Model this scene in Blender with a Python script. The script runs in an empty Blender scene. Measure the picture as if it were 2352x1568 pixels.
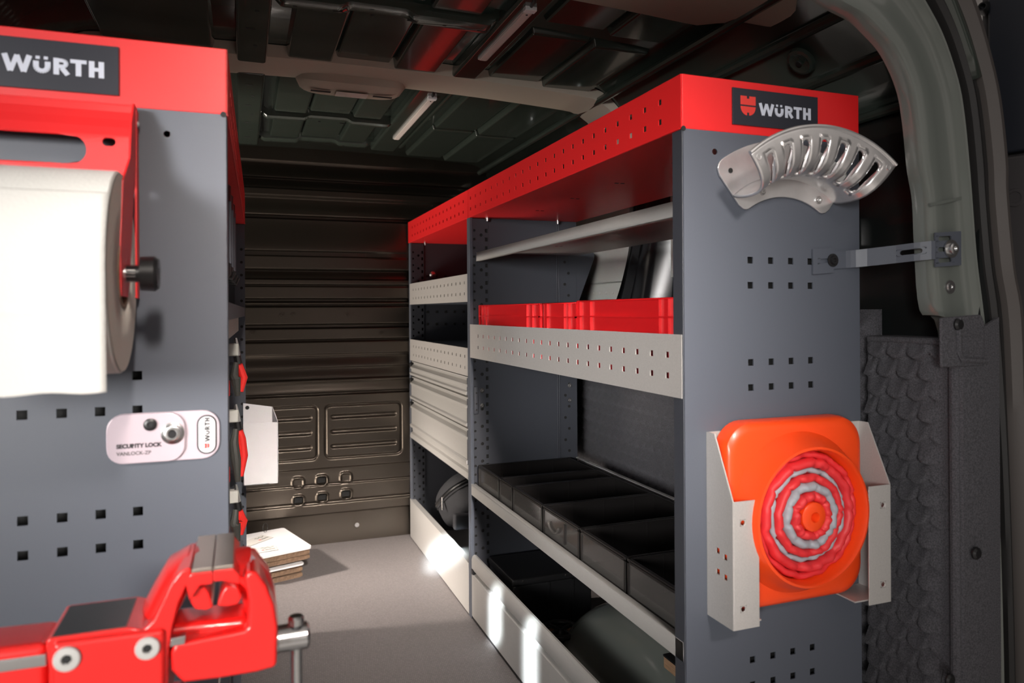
import bpy, bmesh, math, random
from mathutils import Vector, Matrix, noise
random.seed(4)
S = bpy.context.scene
COL = S.collection
PI = math.pi
# ---------------------------------------------------------------- camera
F_, PSI, ROLL, CYH = 1673.8, 0.3548, 0.0059, 715.1      # calibrated focal length (px), yaw, roll, horizon row
cs, sn = math.cos(PSI), math.sin(PSI)
cam = bpy.data.cameras.new('camera'); co = bpy.data.objects.new('camera', cam); COL.objects.link(co); S.camera = co
Rv, Fv, Uv = Vector((cs, -sn, 0)), Vector((sn, cs, 0)), Vector((0, 0, 1))
cx = (Rv - Uv*ROLL).normalized(); cz = -Fv; cyv = cz.cross(cx)
m = Matrix((cx, cyv, cz)).transposed().to_4x4(); m.translation = (0, 0, 1.0); co.matrix_world = m
cam.sensor_width = 36; cam.lens = F_/2352*36; cam.shift_y = (CYH-784)/2352; cam.clip_start = .02
cam.dof.use_dof = True; cam.dof.focus_distance = 1.8; cam.dof.aperture_fstop = 4.5
S.view_settings.view_transform = 'Standard'; S.view_settings.look = 'None'
S.view_settings.gamma = 1; S.view_settings.use_curve_mapping = False
S.view_settings.exposure = 0.0
S.cycles.max_bounces = 8; S.cycles.glossy_bounces = 5; S.cycles.transmission_bounces = 6

def at(px, py, X=None, Y=None, Z=None):
    a_, b_ = (px-1176)/F_, (CYH-py)/F_
    # invert the small roll
    a = a_+b_*ROLL; b = b_-a_*ROLL
    dx, dy, dz = a*cs+sn, -a*sn+cs, b
    t = X/dx if X is not None else (Y/dy if Y is not None else (Z-1)/dz)
    return Vector((dx*t, dy*t, 1+dz*t))

# ---------------------------------------------------------------- world and lights
w = bpy.data.worlds.new('hall'); S.world = w; w.use_nodes = True
nt = w.node_tree; bg = nt.nodes['Background']
tc = nt.nodes.new('ShaderNodeTexCoord'); gr = nt.nodes.new('ShaderNodeTexNoise'); gr.inputs['Scale'].default_value = 2.2; gr.inputs['Detail'].default_value = 3
rp = nt.nodes.new('ShaderNodeValToRGB'); rp.color_ramp.elements[0].position = .38; rp.color_ramp.elements[1].position = .66
rp.color_ramp.elements[0].color = (.10, .085, .075, 1); rp.color_ramp.elements[1].color = (.62, .56, .52, 1)
nt.links.new(tc.outputs['Generated'], gr.inputs['Vector']); nt.links.new(gr.outputs['Fac'], rp.inputs['Fac']); nt.links.new(rp.outputs['Color'], bg.inputs['Color'])
bg.inputs['Strength'].default_value = .72

def area(name, loc, tgt, sx, sy, power, col=(1, 1, 1), spread=180):
    l = bpy.data.lights.new(name, 'AREA'); l.shape = 'RECTANGLE'; l.size = sx; l.size_y = sy; l.energy = power; l.color = col; l.spread = math.radians(spread)
    o = bpy.data.objects.new(name, l); COL.objects.link(o); o.location = loc
    o.rotation_euler = (Vector(tgt)-Vector(loc)).to_track_quat('-Z', 'Y').to_euler(); return o
area('hall_light_left', (-2.2, -1.8, 2.1), (0.6, 1.7, .9), 1.0, 1.0, 5, (.88, .94, 1))
area('low_fill_light', (-1.9, -1.9, 1.2), (.85, 2.0, .85), .9, .7, 6, (1, .97, .94), 28)  # added fill lamp, brightens the near bay and the liner behind it
area('hall_light_right', (2.0, -3.2, 3.0), (.6, 1.4, .8), 1.4, 1.0, 2.5, (1, .93, .88))
area('hall_light_mid', (.25, -1.9, 2.6), (.42, 2.6, .1), .5, .4, 5, (1, .90, .82), 18)
area('upward_fill_light', (.3, -1.3, -.45), (.35, 2.4, 1.5), 3.2, 2.2, 5, (1, .90, .80))  # added upward fill lamp behind the camera, stands in for floor bounce
area('side_door_light', (-1.9, 2.75, 1.75), (.50, 2.75, 0), .16, .16, 4.2, (1, .88, .78), 26)
area('side_door_glow', (-1.5, 2.5, .9), (.6, 2.5, 1.0), 1.3, 1.2, 8, (1, .91, .84))
area('ceiling_fill_light', (-1.1, 2.76, .05), (.5, 2.3, 1.7), .8, .6, 38, (1, .88, .76))  # added lamp aimed up to brighten the ceiling and beige bow
area('spot_beam_far', (-.55, -1.5, 2.25), (.697, 2.62, .11), .15, .10, .7, (.85, .96, 1), 1)
area('spot_beam_near', (-.95, -1.0, 2.1), (.697, 2.04, .10), .028, .13, .32, (.88, .97, 1), 1)
area('spot_beam_near_second', (-.95, -1.0, 2.1), (.697, 1.76, .09), .028, .17, .32, (.88, .97, 1), 1)

# ---------------------------------------------------------------- materials
MATS = {}
def mat(name, col, rough=.5, metal=0, bump=0, scale=80, coat=0, var=0, stretch=None, trans=0, spec=.5, alpha=1, crough=.08):
    if name in MATS: return MATS[name]
    m = bpy.data.materials.new(name); m.use_nodes = True; n = m.node_tree; b = n.nodes['Principled BSDF']
    b.inputs['Base Color'].default_value = (*col, 1); b.inputs['Roughness'].default_value = rough; b.inputs['Metallic'].default_value = metal
    b.inputs['Coat Weight'].default_value = coat; b.inputs['Coat Roughness'].default_value = crough; b.inputs['Specular IOR Level'].default_value = spec
    b.inputs['Transmission Weight'].default_value = trans; b.inputs['Alpha'].default_value = alpha
    if bump or var:
        t = n.nodes.new('ShaderNodeTexCoord'); mp = n.nodes.new('ShaderNodeMapping'); ns = n.nodes.new('ShaderNodeTexNoise')
        ns.inputs['Scale'].default_value = scale; ns.inputs['Detail'].default_value = 4
        if stretch: mp.inputs['Scale'].default_value = stretch
        n.links.new(t.outputs['Object'], mp.inputs['Vector']); n.links.new(mp.outputs['Vector'], ns.inputs['Vector'])
        if bump:
            bp = n.nodes.new('ShaderNodeBump'); bp.inputs['Strength'].default_value = bump; bp.inputs['Distance'].default_value = .002
            n.links.new(ns.outputs['Fac'], bp.inputs['Height']); n.links.new(bp.outputs['Normal'], b.inputs['Normal'])
        if var:
            r = n.nodes.new('ShaderNodeValToRGB'); r.color_ramp.elements[0].position = .35; r.color_ramp.elements[1].position = .65
            r.color_ramp.elements[0].color = (*[c*(1-var) for c in col], 1); r.color_ramp.elements[1].color = (*[min(1, c*(1+var)) for c in col], 1)
            n.links.new(ns.outputs['Fac'], r.inputs['Fac']); n.links.new(r.outputs['Color'], b.inputs['Base Color'])
    MATS[name] = m; return m
RED = mat('red_powder_coat', (.80, .018, .020), .42, bump=.08, scale=900)
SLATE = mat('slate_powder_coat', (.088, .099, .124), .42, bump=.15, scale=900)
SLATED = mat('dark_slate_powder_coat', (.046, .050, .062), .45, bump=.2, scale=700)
ALU = mat('anodised_aluminium', (.58, .57, .55), .40, metal=.4, bump=.06, scale=60, var=.05, stretch=(60, 1, 60))
ALUP = mat('galvanised_sheet', (.55, .53, .51), .45, metal=.3, bump=.05, scale=400, var=.04)
POL = mat('polished_cast_aluminium', (.92, .91, .91), .28, metal=.85, bump=.25, scale=22, var=.07)
STEEL = mat('bright_steel', (.68, .68, .68), .25, metal=1, bump=.05, scale=200)
BODY = mat('dark_green_body_paint', (.036, .048, .040), .20, coat=.8, bump=.02, scale=12)
PILL = mat('grey_green_gloss_paint', (.15, .165, .15), .20, coat=.8, bump=.12, scale=9)
BULK = mat('black_satin_bulkhead', (.090, .076, .063), .30, metal=.85, bump=.08, scale=500)
BLACK = mat('black_plastic', (.012, .012, .013), .35)
DARK = mat('dark_void_plastic', (.008, .008, .008), .7)
BEIGE = mat('beige_trim', (.46, .41, .34), .85, bump=.3, scale=500)
FELT = mat('charcoal_felt', (.082, .080, .090), .95, bump=.8, scale=420, var=.35)
PAPER = mat('white_paper', (.60, .59, .56), .9, bump=.25, scale=260)
PAPERS = mat('paper_roll_end', (.68, .62, .55), .95, bump=.3, scale=300)
CARD = mat('brown_cardboard', (.22, .14, .09), .9, bump=.3, scale=80, var=.2)
WHITE = mat('white_enamel', (.82, .82, .84), .35)
GREYP = mat('grey_painted_panel', (.50, .50, .47), .6, bump=.05, scale=60)
LETW = mat('pale_grey_print', (.60, .64, .74), .5)
PLATE = mat('black_sign_plate', (.022, .024, .034), .30)
EMB = mat('emblem_red', (.75, .05, .04), .4)
ORANGE = mat('orange_plastic', (.95, .072, .010), .33, coat=.15)
FABR = mat('red_nylon', (.74, .030, .036), .5, bump=.5, scale=45)
FABG = mat('silver_grey_nylon', (.36, .38, .42), .5, bump=.35, scale=60)
VRED = mat('red_cast_paint', (.78, .016, .014), .30, coat=.5, bump=.10, scale=40)
RUB = mat('black_rubber', (.018, .017, .017), .55)
TRIMG = mat('grey_brown_rubber_trim', (.10, .088, .083), .55, bump=.1, scale=200)
DOORM = mat('navy_black_door_liner', (.016, .019, .028), .45, bump=.06, scale=200)
DOORG = mat('dark_grey_door_liner', (.055, .05, .052), .5, bump=.06, scale=200)
BAGM = mat('black_ballistic_fabric', (.013, .014, .018), .75, bump=.6, scale=600)
PLY = mat('plywood', (.36, .22, .13), .8, bump=.3, scale=40, var=.3, stretch=(1, 1, 30))
SMOKE = mat('smoked_clear_plastic', (.10, .095, .09), .08, spec=.6, alpha=.55)
BINM = mat('black_bin_plastic', (.010, .009, .009), .30)
LEDM = mat('led_diffuser', (.70, .64, .60), .45)
PINK = mat('clear_pinkish_plastic', (.56, .47, .52), .18, coat=.6)
TREDM = mat('red_tray_plastic', (.70, .012, .016), .35, coat=.2)
PLYRED = mat('red_soft_grip', (.75, .03, .025), .45)
GRIP = mat('dark_grey_grip', (.05, .05, .045), .6)

def floor_mat():
    m = bpy.data.materials.new('woven_floor'); m.use_nodes = True; n = m.node_tree; b = n.nodes['Principled BSDF']
    b.inputs['Roughness'].default_value = .62
    t = n.nodes.new('ShaderNodeTexCoord'); mp = n.nodes.new('ShaderNodeMapping'); mp.inputs['Rotation'].default_value = (0, 0, .78)
    ck = n.nodes.new('ShaderNodeTexBrick'); ck.inputs['Scale'].default_value = 170
    ck.inputs['Color1'].default_value = (.235, .213, .213, 1); ck.inputs['Color2'].default_value = (.18, .163, .163, 1); ck.inputs['Mortar'].default_value = (.13, .12, .12, 1)
    ck.inputs['Mortar Size'].default_value = .12; ck.inputs['Brick Width'].default_value = 1.1; ck.inputs['Row Height'].default_value = .7
    n.links.new(t.outputs['Object'], mp.inputs['Vector']); n.links.new(mp.outputs['Vector'], ck.inputs['Vector'])
    bp = n.nodes.new('ShaderNodeBump'); bp.inputs['Strength'].default_value = .4; bp.inputs['Distance'].default_value = .001; bp.invert = True
    n.links.new(ck.outputs['Fac'], bp.inputs['Height']); n.links.new(bp.outputs['Normal'], b.inputs['Normal']); n.links.new(ck.outputs['Color'], b.inputs['Base Color'])
    return m
FLOORM = floor_mat()

# ---------------------------------------------------------------- helpers
def link(name, bm, mt, parent=None, bev=0, solid=0, smooth=False, offs=-1, seg=2, ang=30):
    me = bpy.data.meshes.new(name); bmesh.ops.remove_doubles(bm, verts=bm.verts, dist=1e-6)
    bm.to_mesh(me); bm.free(); me.materials.append(mt)
    o = bpy.data.objects.new(name, me); COL.objects.link(o)
    if parent: o.parent = parent
    if solid:
        s = o.modifiers.new('s', 'SOLIDIFY'); s.thickness = solid; s.offset = offs; s.use_even_offset = False
    if bev:
        b = o.modifiers.new('b', 'BEVEL'); b.width = bev; b.segments = seg; b.limit_method = 'ANGLE'; b.angle_limit = math.radians(ang)
        me.polygons.foreach_set('use_smooth', [True]*len(me.polygons))
        o.modifiers.new('w', 'WEIGHTED_NORMAL')
    elif smooth:
        me.polygons.foreach_set('use_smooth', [True]*len(me.polygons))
        if smooth == 'a':
            me.set_sharp_from_angle(angle=math.radians(35))
    return o
def thing(name, label, cat, loc=(0, 0, 0), rz=0, group=None):
    o = bpy.data.objects.new(name, None); COL.objects.link(o); o.location = loc; o.rotation_euler = (0, 0, rz); o.empty_display_size = .05
    o['label'] = label; o['category'] = cat
    if group: o['group'] = group
    return o
def tag(o, label, cat, group=None):
    o['label'] = label; o['category'] = cat
    if group: o['group'] = group
    return o
def struct(o): o['kind'] = 'structure'; return o
def box(bm, x0, x1, y0, y1, z0, z1):
    v = [bm.verts.new(p) for p in ((x0, y0, z0), (x1, y0, z0), (x1, y1, z0), (x0, y1, z0), (x0, y0, z1), (x1, y0, z1), (x1, y1, z1), (x0, y1, z1))]
    for f in ((3, 2, 1, 0), (4, 5, 6, 7), (0, 1, 5, 4), (1, 2, 6, 5), (2, 3, 7, 6), (3, 0, 4, 7)): bm.faces.new([v[i] for i in f])
def B(name, mt, parent, *bs, bev=0, **k):
    bm = bmesh.new()
    for b in bs: box(bm, *b)
    return link(name, bm, mt, parent, bev=bev, **k)
def prism(bm, pts, d, flip=False):
    """pts: 3D outline; d: extrusion vector"""
    a = [bm.verts.new(p) for p in pts]; b = [bm.verts.new(Vector(p)+Vector(d)) for p in pts]
    n = len(pts); bm.faces.new(a); bm.faces.new(b[::-1])
    for i in range(n): bm.faces.new((a[(i+1) % n], a[i], b[i], b[(i+1) % n]))
    bmesh.ops.recalc_face_normals(bm, faces=bm.faces)
def P(name, mt, parent, pts, d, **k):
    bm = bmesh.new(); prism(bm, pts, d); return link(name, bm, mt, parent, **k)
def frame(axis):
    a = Vector(axis).normalized(); u = a.orthogonal().normalized(); return a, u, a.cross(u)
def lathe(bm, o, axis, prof, n=24, mod=None, closed=False):
    """prof: (dist along axis, radius)"""
    a, u, v = frame(axis); o = Vector(o); rows = []
    for k, (t, r) in enumerate(prof):
        row = []
        for i in range(n):
            th = 2*PI*i/n; rr = r; tt = t
            if mod: rr, tt = mod(th, k, r, t)
            row.append(bm.verts.new(o+a*tt+(u*math.cos(th)+v*math.sin(th))*rr))
        rows.append(row)
    K = len(rows)
    for k in range(K if closed else K-1):
        A, Bq = rows[k], rows[(k+1) % K]
        for i in range(n): bm.faces.new((A[i], A[(i+1) % n], Bq[(i+1) % n], Bq[i]))
    if not closed:
        if prof[0][1] > 1e-5: bm.faces.new(rows[0][::-1])
        if prof[-1][1] > 1e-5: bm.faces.new(rows[-1])
    bmesh.ops.recalc_face_normals(bm, faces=bm.faces)
def Lt(name, mt, parent, o, axis, prof, n=24, **k):
    bm = bmesh.new(); lathe(bm, o, axis, prof, n); k.setdefault('smooth', 'a'); return link(name, bm, mt, parent, **k)
def tube(bm, pts, r, n=8):
    pts = [Vector(p) for p in pts]; rows = []; prev = None
    for i, p in enumerate(pts):
        t = (pts[min(i+1, len(pts)-1)]-pts[max(i-1, 0)]).normalized()
        u = t.orthogonal().normalized() if prev is None else (prev-t*prev.dot(t)).normalized()
        prev = u; v = t.cross(u); rr = r[i] if isinstance(r, (list, tuple)) else r
        rows.append([bm.verts.new(p+(u*math.cos(2*PI*k/n)+v*math.sin(2*PI*k/n))*rr) for k in range(n)])
    for A, Bq in zip(rows, rows[1:]):
        for k in range(n): bm.faces.new((A[k], A[(k+1) % n], Bq[(k+1) % n], Bq[k]))
    bm.faces.new(rows[0][::-1]); bm.faces.new(rows[-1])
def T(name, mt, parent, pts, r, n=8):
    bm = bmesh.new(); tube(bm, pts, r, n); bmesh.ops.recalc_face_normals(bm, faces=bm.faces); return link(name, bm, mt, parent, smooth='a')
def perf(bm, u0, u1, v0, v1, rects, rounds, mp, step=1e9, ng=10, pad=1.35):
    """sheet in parameter space with rectangular holes (uc,vc,hw,hh) and round/slot holes (uc,vc,ru,rv); mp maps (u,v)->3D"""
    cells = [(a-b, a+b, c-d, c+d, None) for a, c, b, d in rects]
    cells += [(a-b*pad, a+b*pad, c-d*pad, c+d*pad, (a, c, b, d)) for a, c, b, d in rounds]
    us = sorted({round(x, 6) for c in cells for x in c[:2]} | {u0, u1}); vs = sorted({round(x, 6) for c in cells for x in c[2:4]} | {v0, v1})
    us = [x for x in us if u0 <= x <= u1]; vs = [x for x in vs if v0 <= x <= v1]
    def sub(L):
        out = [L[0]]
        for a, b in zip(L, L[1:]):
            k = max(1, math.ceil((b-a)/step)); out += [a+(b-a)*i/k for i in range(1, k+1)]
        return out
    us, vs = sub(us), sub(vs); cache = {}
    def V(u, v):
        k = (round(u, 6), round(v, 6))
        if k not in cache: cache[k] = bm.verts.new(mp(u, v))
        return cache[k]
    for i in range(len(us)-1):
        for j in range(len(vs)-1):
            uc, vc = (us[i]+us[i+1])/2, (vs[j]+vs[j+1])/2
            if any(c[0]-1e-6 < uc < c[1]+1e-6 and c[2]-1e-6 < vc < c[3]+1e-6 for c in cells): continue
            bm.faces.new((V(us[i], vs[j]), V(us[i+1], vs[j]), V(us[i+1], vs[j+1]), V(us[i], vs[j+1])))
    for c in cells:
        if c[4] is None: continue
        a, cc, b, d = c[4]; n = ng*2 if (c[1]-c[0] > .02 or c[3]-c[2] > .02) else ng; R = 4 if step < 1e8 else 1
        hu, hv = (c[1]-c[0])/2, (c[3]-c[2])/2; rings = []
        for r in range(R+1):
            f = r/R; ring = []
            for k in range(n):
                th = 2*PI*(k+.5)/n; ct, st = math.cos(th), math.sin(th)
                if d > b*1.2: ix, iy = b*ct, b*st*1.0+(d-b)*(1 if st > 0 else -1)
                elif b > d*1.2: ix, iy = d*ct+(b-d)*(1 if ct > 0 else -1), d*st
                else: ix, iy = b*ct, d*st
                # outer: same angle on the rectangle
                mm = max(abs(ct)/1, abs(st)/1); ox, oy = hu*ct/mm, hv*st/mm
                ring.append(bm.verts.new(mp(a+ix*(1-f)+ox*f, cc+iy*(1-f)+oy*f)))
            rings.append(ring)
        for A, Bq in zip(rings, rings[1:]):
            for k in range(n): bm.faces.new((A[k], Bq[k], Bq[(k+1) % n], A[(k+1) % n]))
        # corner fans
        O = rings[-1]; cor = [(c[1], c[3]), (c[0], c[3]), (c[0], c[2]), (c[1], c[2])]
        for q in range(4):
            th = PI/4+q*PI/2; k = int((th/(2*PI))*n-.5) % n; k2 = (k+1) % n
            try: bm.faces.new((O[k], V(*cor[q]), O[k2]))
            except ValueError: pass
def PS(name, mt, parent, u0, u1, v0, v1, rects, rounds, mp, th=.0015, **k):
    bm = bmesh.new(); kk = {x: k.pop(x) for x in ('step', 'ng', 'pad') if x in k}
    perf(bm, u0, u1, v0, v1, rects, rounds, mp, **kk)
    bmesh.ops.remove_doubles(bm, verts=bm.verts, dist=1e-6); bmesh.ops.recalc_face_normals(bm, faces=bm.faces)
    return link(name, bm, mt, parent, solid=th, offs=0, **k)
def hfield(name, mt, us, vs, f, parent=None):
    """f(u,v)->3D"""
    vv = [f(u, v) for v in vs for u in us]; nu = len(us)
    ff = [(j*nu+i, j*nu+i+1, (j+1)*nu+i+1, (j+1)*nu+i) for j in range(len(vs)-1) for i in range(nu-1)]
    me = bpy.data.meshes.new(name); me.from_pydata(vv, [], ff); me.materials.append(mt)
    me.polygons.foreach_set('use_smooth', [True]*len(me.polygons)); me.update()
    o = bpy.data.objects.new(name, me); COL.objects.link(o)
    if parent: o.parent = parent
    return o
def lin(a, b, st):
    k = max(1, round((b-a)/st)); return [a+(b-a)*i/k for i in range(k+1)]
def sst(a, b, x):
    t = max(0, min(1, (x-a)/(b-a))); return t*t*(3-2*t)
def screw(name, mt, parent, o, axis, r=.006, h=.004):
    return Lt(name, mt, parent, o, axis, [(0, r*1.5), (h*.3, r*1.5), (h*.35, r), (h, r*.9), (h, r*.45), (h*.5, r*.45), (h*.5, 0)], 16)

# lettering ----------------------------------------------------------
def stroke(bm, mp, pts, wd):
    for (a, b) in zip(pts, pts[1:]):
        a, b = Vector(a), Vector(b); d = (b-a).normalized(); n = Vector((-d.y, d.x))*wd/2
        bm.faces.new([bm.verts.new(mp(*p)) for p in (a-n, b-n, b+n, a+n)])
def wordmark(bm, mp, h):
    """the W-U-umlaut-R-T-H mark, cap height h, starting at u=0; returns the width"""
    s = .27*h; u = 0
    W = 1.42*h; q = s*.5
    stroke(bm, mp, [(u+q, h), (u+W*.29, 0)], s); stroke(bm, mp, [(u+W*.29, 0), (u+W*.5, h*.97)], s*.85)
    stroke(bm, mp, [(u+W*.5, h*.97), (u+W*.71, 0)], s*.85); stroke(bm, mp, [(u+W*.71, 0), (u+W-q, h)], s)
    u += W+.03*h
    w_ = .82*h; r = (w_-s)/2; c = (u+w_/2, r+s/2)
    pts = [(c[0]-r, h*.72)]+[(c[0]-r*math.cos(t), c[1]-r*math.sin(t)) for t in [PI*i/10 for i in range(11)]]+[(c[0]+r, h*.72)]
    stroke(bm, mp, pts, s)
    for dx in (-.19, .19): stroke(bm, mp, [(c[0]+dx*h, h*.84), (c[0]+dx*h, h*1.02)], s*.72)
    u += w_+.13*h
    x = u+s/2; stroke(bm, mp, [(x, 0), (x, h)], s)
    ra = h*.29-s*.4; cc = h*.69
    arc = [(u+.42*h+ra*math.sin(t), cc+ra*math.cos(t)) for t in [PI*i/10 for i in range(11)]]
    stroke(bm, mp, [(x, cc+ra)]+arc+[(x, cc-ra)], s*.82)
    stroke(bm, mp, [(u+.40*h, h*.42), (u+.68*h, .02*h)], s*.95)
    u += .80*h
    stroke(bm, mp, [(u, h-s*.42), (u+.78*h, h-s*.42)], s*.85); stroke(bm, mp, [(u+.39*h, h*.9), (u+.39*h, 0)], s)
    u += .78*h+.11*h
    stroke(bm, mp, [(u+s/2, 0), (u+s/2, h)], s); stroke(bm, mp, [(u+.74*h-s/2, 0), (u+.74*h-s/2, h)], s); stroke(bm, mp, [(u+s/2, h*.5), (u+.74*h-s/2, h*.5)], s*.85)
    return u+.74*h
def spread(bm, out):
    for i, f in enumerate(list(bm.faces)):                 # overlapping strokes each get their own hair-thin layer
        for v in f.verts: v.co += Vector(out)*(i*6e-6)
def emblem(bm, mp, wd, h):
    """split screw-head emblem: slotted block above, notched half-round below"""
    t = h*.55
    poly = lambda L: bm.faces.new([bm.verts.new(mp(*p)) for p in L])
    poly([(0, t), (wd, t), (wd, h*.87), (0, h*.87)]); poly([(0, h*.87), (wd*.42, h*.87), (wd*.42, h), (0, h)]); poly([(wd*.58, h*.87), (wd, h*.87), (wd, h), (wd*.58, h)])
    R = wd/2; yb = h*.47
    for sgn in (-1, 1):
        pts = [(R+sgn*wd*.07, yb), (R+sgn*R, yb)]+[(R+sgn*R*math.cos(a), yb-(h*.47)*math.sin(a)) for a in [PI/2*i/10 for i in range(1, 9)]]+[(R+sgn*wd*.07, h*.02)]
        poly(pts)
    poly([(R-wd*.075, yb), (R-wd*.075, h*.16), (R+wd*.075, h*.16), (R+wd*.075, yb)])
def text_mesh(name, body, size, mt, parent, M, offset=0, align='LEFT'):
    c = bpy.data.curves.new(name, 'FONT'); c.body = body; c.size = size; c.offset = offset; c.align_x = align
    o = bpy.data.objects.new(name+'_tmp', c); COL.objects.link(o)
    me = bpy.data.meshes.new_from_object(o.evaluated_get(bpy.context.evaluated_depsgraph_get())); bpy.data.objects.remove(o); bpy.data.curves.remove(c)
    me.name = name; me.transform(M); me.materials.clear(); me.materials.append(mt)
    r = bpy.data.objects.new(name, me); COL.objects.link(r)
    if parent: r.parent = parent
    return r
def logo_plate(parent, x0, y, z0, wd=.186, h=.064):
    """sign plate on a face looking toward -Y"""
    p = B('sign_plate', PLATE, parent, (x0, x0+wd, y-.003, y, z0, z0+h), bev=.0006)
    p['label'] = 'black sign plate with pale lettering'
    yy = y-.0034
    bm = bmesh.new(); lh = .0212; wordmark(bm, lambda u, v: (x0+.0545+u*1.12, yy, z0+.0205+v), lh); spread(bm, (0, -1, 0))
    l = link('lettering', bm, LETW, p); l['label'] = 'pale grey word WÜRTH'
    bm = bmesh.new(); emblem(bm, lambda u, v: (x0+.016+u, yy, z0+.017+v), .032, .034)
    link('emblem', bm, EMB, p)['label'] = 'red split shield emblem'
    return p

# ================================================================ STRUCTURE
# ---- floor
YB = 3.2175                                          # bulkhead
fl = struct(B('floor', FLOORM, None, (-.56, 1.25, .90, 3.3, -.03, 0)))
# ---- bulkhead (pressed steel)
def zimg(y): return 1+(717.8-y)*.001852
G = []                                               # (z_hi, z_lo, depth) : negative recess in +Y, positive proud toward the cargo side
bands = [(300, 372, 0), (372, 408, -.020), (408, 432, -.030), (436, 451, .012), (455, 493, -.012), (493, 501, -.040), (503, 575, .0), (577, 588, -.014), (589, 616, .004),
         (620, 640, -.022), (642, 652, .004), (653, 657, -.006), (658, 684, .004), (686, 692, -.020), (694, 698, .004), (699, 703, -.010), (705, 743, .006), (745, 753, -.020),
         (755, 779, .004), (780, 784, -.008), (786, 813, .006), (815, 818, -.010), (820, 845, -.012), (847, 872, -.016), (874, 879, -.004), (881, 903, -.012), (905, 908, -.018),
         (911, 1078, .0), (1081, 1114, -.006), (1116, 1119, -.016), (1121, 1155, -.008), (1158, 1162, -.018), (1164, 1186, -.010), (1189, 1260, -.022)]
knots = []
DK = {372: .012, 408: .008, 455: .012, 503: .016, 620: .010, 820: .010, 847: .009, 881: .008, 1081: .004, 1189: .012}
for a, b, d in bands: knots += [(zimg(a), d-DK.get(a, 0)), (zimg(b), d)]
knots.sort()
def bandd(z):
    if z <= knots[0][0]: return knots[0][1]
    for (z0, d0), (z1, d1) in zip(knots, knots[1:]):
        if z0 <= z <= z1: return d0+(d1-d0)*sst(0, 1, (z-z0)/max(1e-5, z1-z0))
    return knots[-1][1]
def rr(x, z, x0, x1, z0, z1, r):                     # signed distance to a rounded rectangle
    qx, qz = abs(x-(x0+x1)/2)-(x1-x0)/2+r, abs(z-(z0+z1)/2)-(z1-z0)/2+r
    return math.hypot(max(qx, 0), max(qz, 0))+min(max(qx, qz), 0)-r
def bx(px): return at(px, 1000, Y=YB).x
def bz(py): return at(835, py, Y=YB).z
rects = [(bx(748), bx(922), bz(1046), bz(927)), (bx(748)-.035-(bx(922)-bx(748)), bx(748)-.035, bz(1046), bz(927))]
bars = []
for (a, b, c, d) in rects:
    for k in range(3):
        z = d-(d-c)*(.22+.28*k); bars.append((a+.022, b-.022, z-.009, z+.009))
ovals = [(bx(p)-.026, bx(p)+.026, bz(q)-.024, bz(q)+.024, h) for p, q, h in ((684, 1097, 0), (739, 1096, 1), (794, 1094, 0), (685, 1137, 1), (740, 1135, 1), (795, 1132, 1))]
holes = []
def bulk(x, z):
    d = bandd(z)
    if z > zimg(700): d *= 1-.9*sst(.50, .64, x) if .0 < zimg(578)-z+.02 and z > zimg(592) else 1   # the dashed rib ends before the corner
    if rects[1][2]-.02 < z < rects[0][3]+.02:
        for r in rects:
            s = rr(x, z, *r, .022); d += -.008*math.exp(-(s/.0045)**2)
        for b in bars:
            s = rr(x, z, *b, .009); d += -.011*(1-sst(-.006, .003, s))
    for o in ovals:
        s = rr(x, z, *o[:4], .018)
        if s < .02:
            d += .009*math.exp(-((s+.003)/.004)**2)
            if o[4]:
                s2 = rr(x, z, o[0]+.009, o[1]-.009, o[2]+.010, o[3]-.010, .003); d += -.03*(1-sst(-.002, .001, s2))
    d += -.05*sst(1.50, 1.68, z)*0
    return (x, YB-d, z)
wf = struct(hfield('wall_front', BULK, lin(-.56, -.06, .05)[:-1]+lin(-.06, .78, .003)+lin(.80, 1.30, .05), lin(-.01, .55, .003)+lin(.553, 1.70, .0028), bulk))
for (a, b, c, d, h) in ovals:
    if h: B('hole_insert', DARK, wf, (a+.010, b-.010, YB+.024, YB+.026, c+.011, d-.011))
for (p, q) in ((671, 722), (797, 722), (563+15, 764), (875, 765), (820, 1205), (645, 724)):
    o = at(p, q, Y=YB-.006); screw('rivet', STEEL if q > 1100 else BULK, wf, o, (0, -1, 0), .0065, .005)

# ---- roof shell: flat middle, rounded shoulders
def roofz(x):
    e = max(0, abs(x-.33)-.66); return 1.70-.02*((x-.33)/.66)**2-(e/.24)**2*.28
xs = lin(-.56, 1.22, .02)
prof = [(x, roofz(x)) for x in xs]
bm = bmesh.new()
rows = [[bm.verts.new((x, y, z)) for x, z in prof] for y in (.92, 3.3)]
for i in range(len(xs)-1): bm.faces.new((rows[0][i], rows[0][i+1], rows[1][i+1], rows[1][i]))
ceil = struct(link('ceiling', bm, BODY, None, solid=.02, offs=1, smooth=True))
ceil.data.materials[0] = BODY
def dz(x): return roofz(x)
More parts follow.
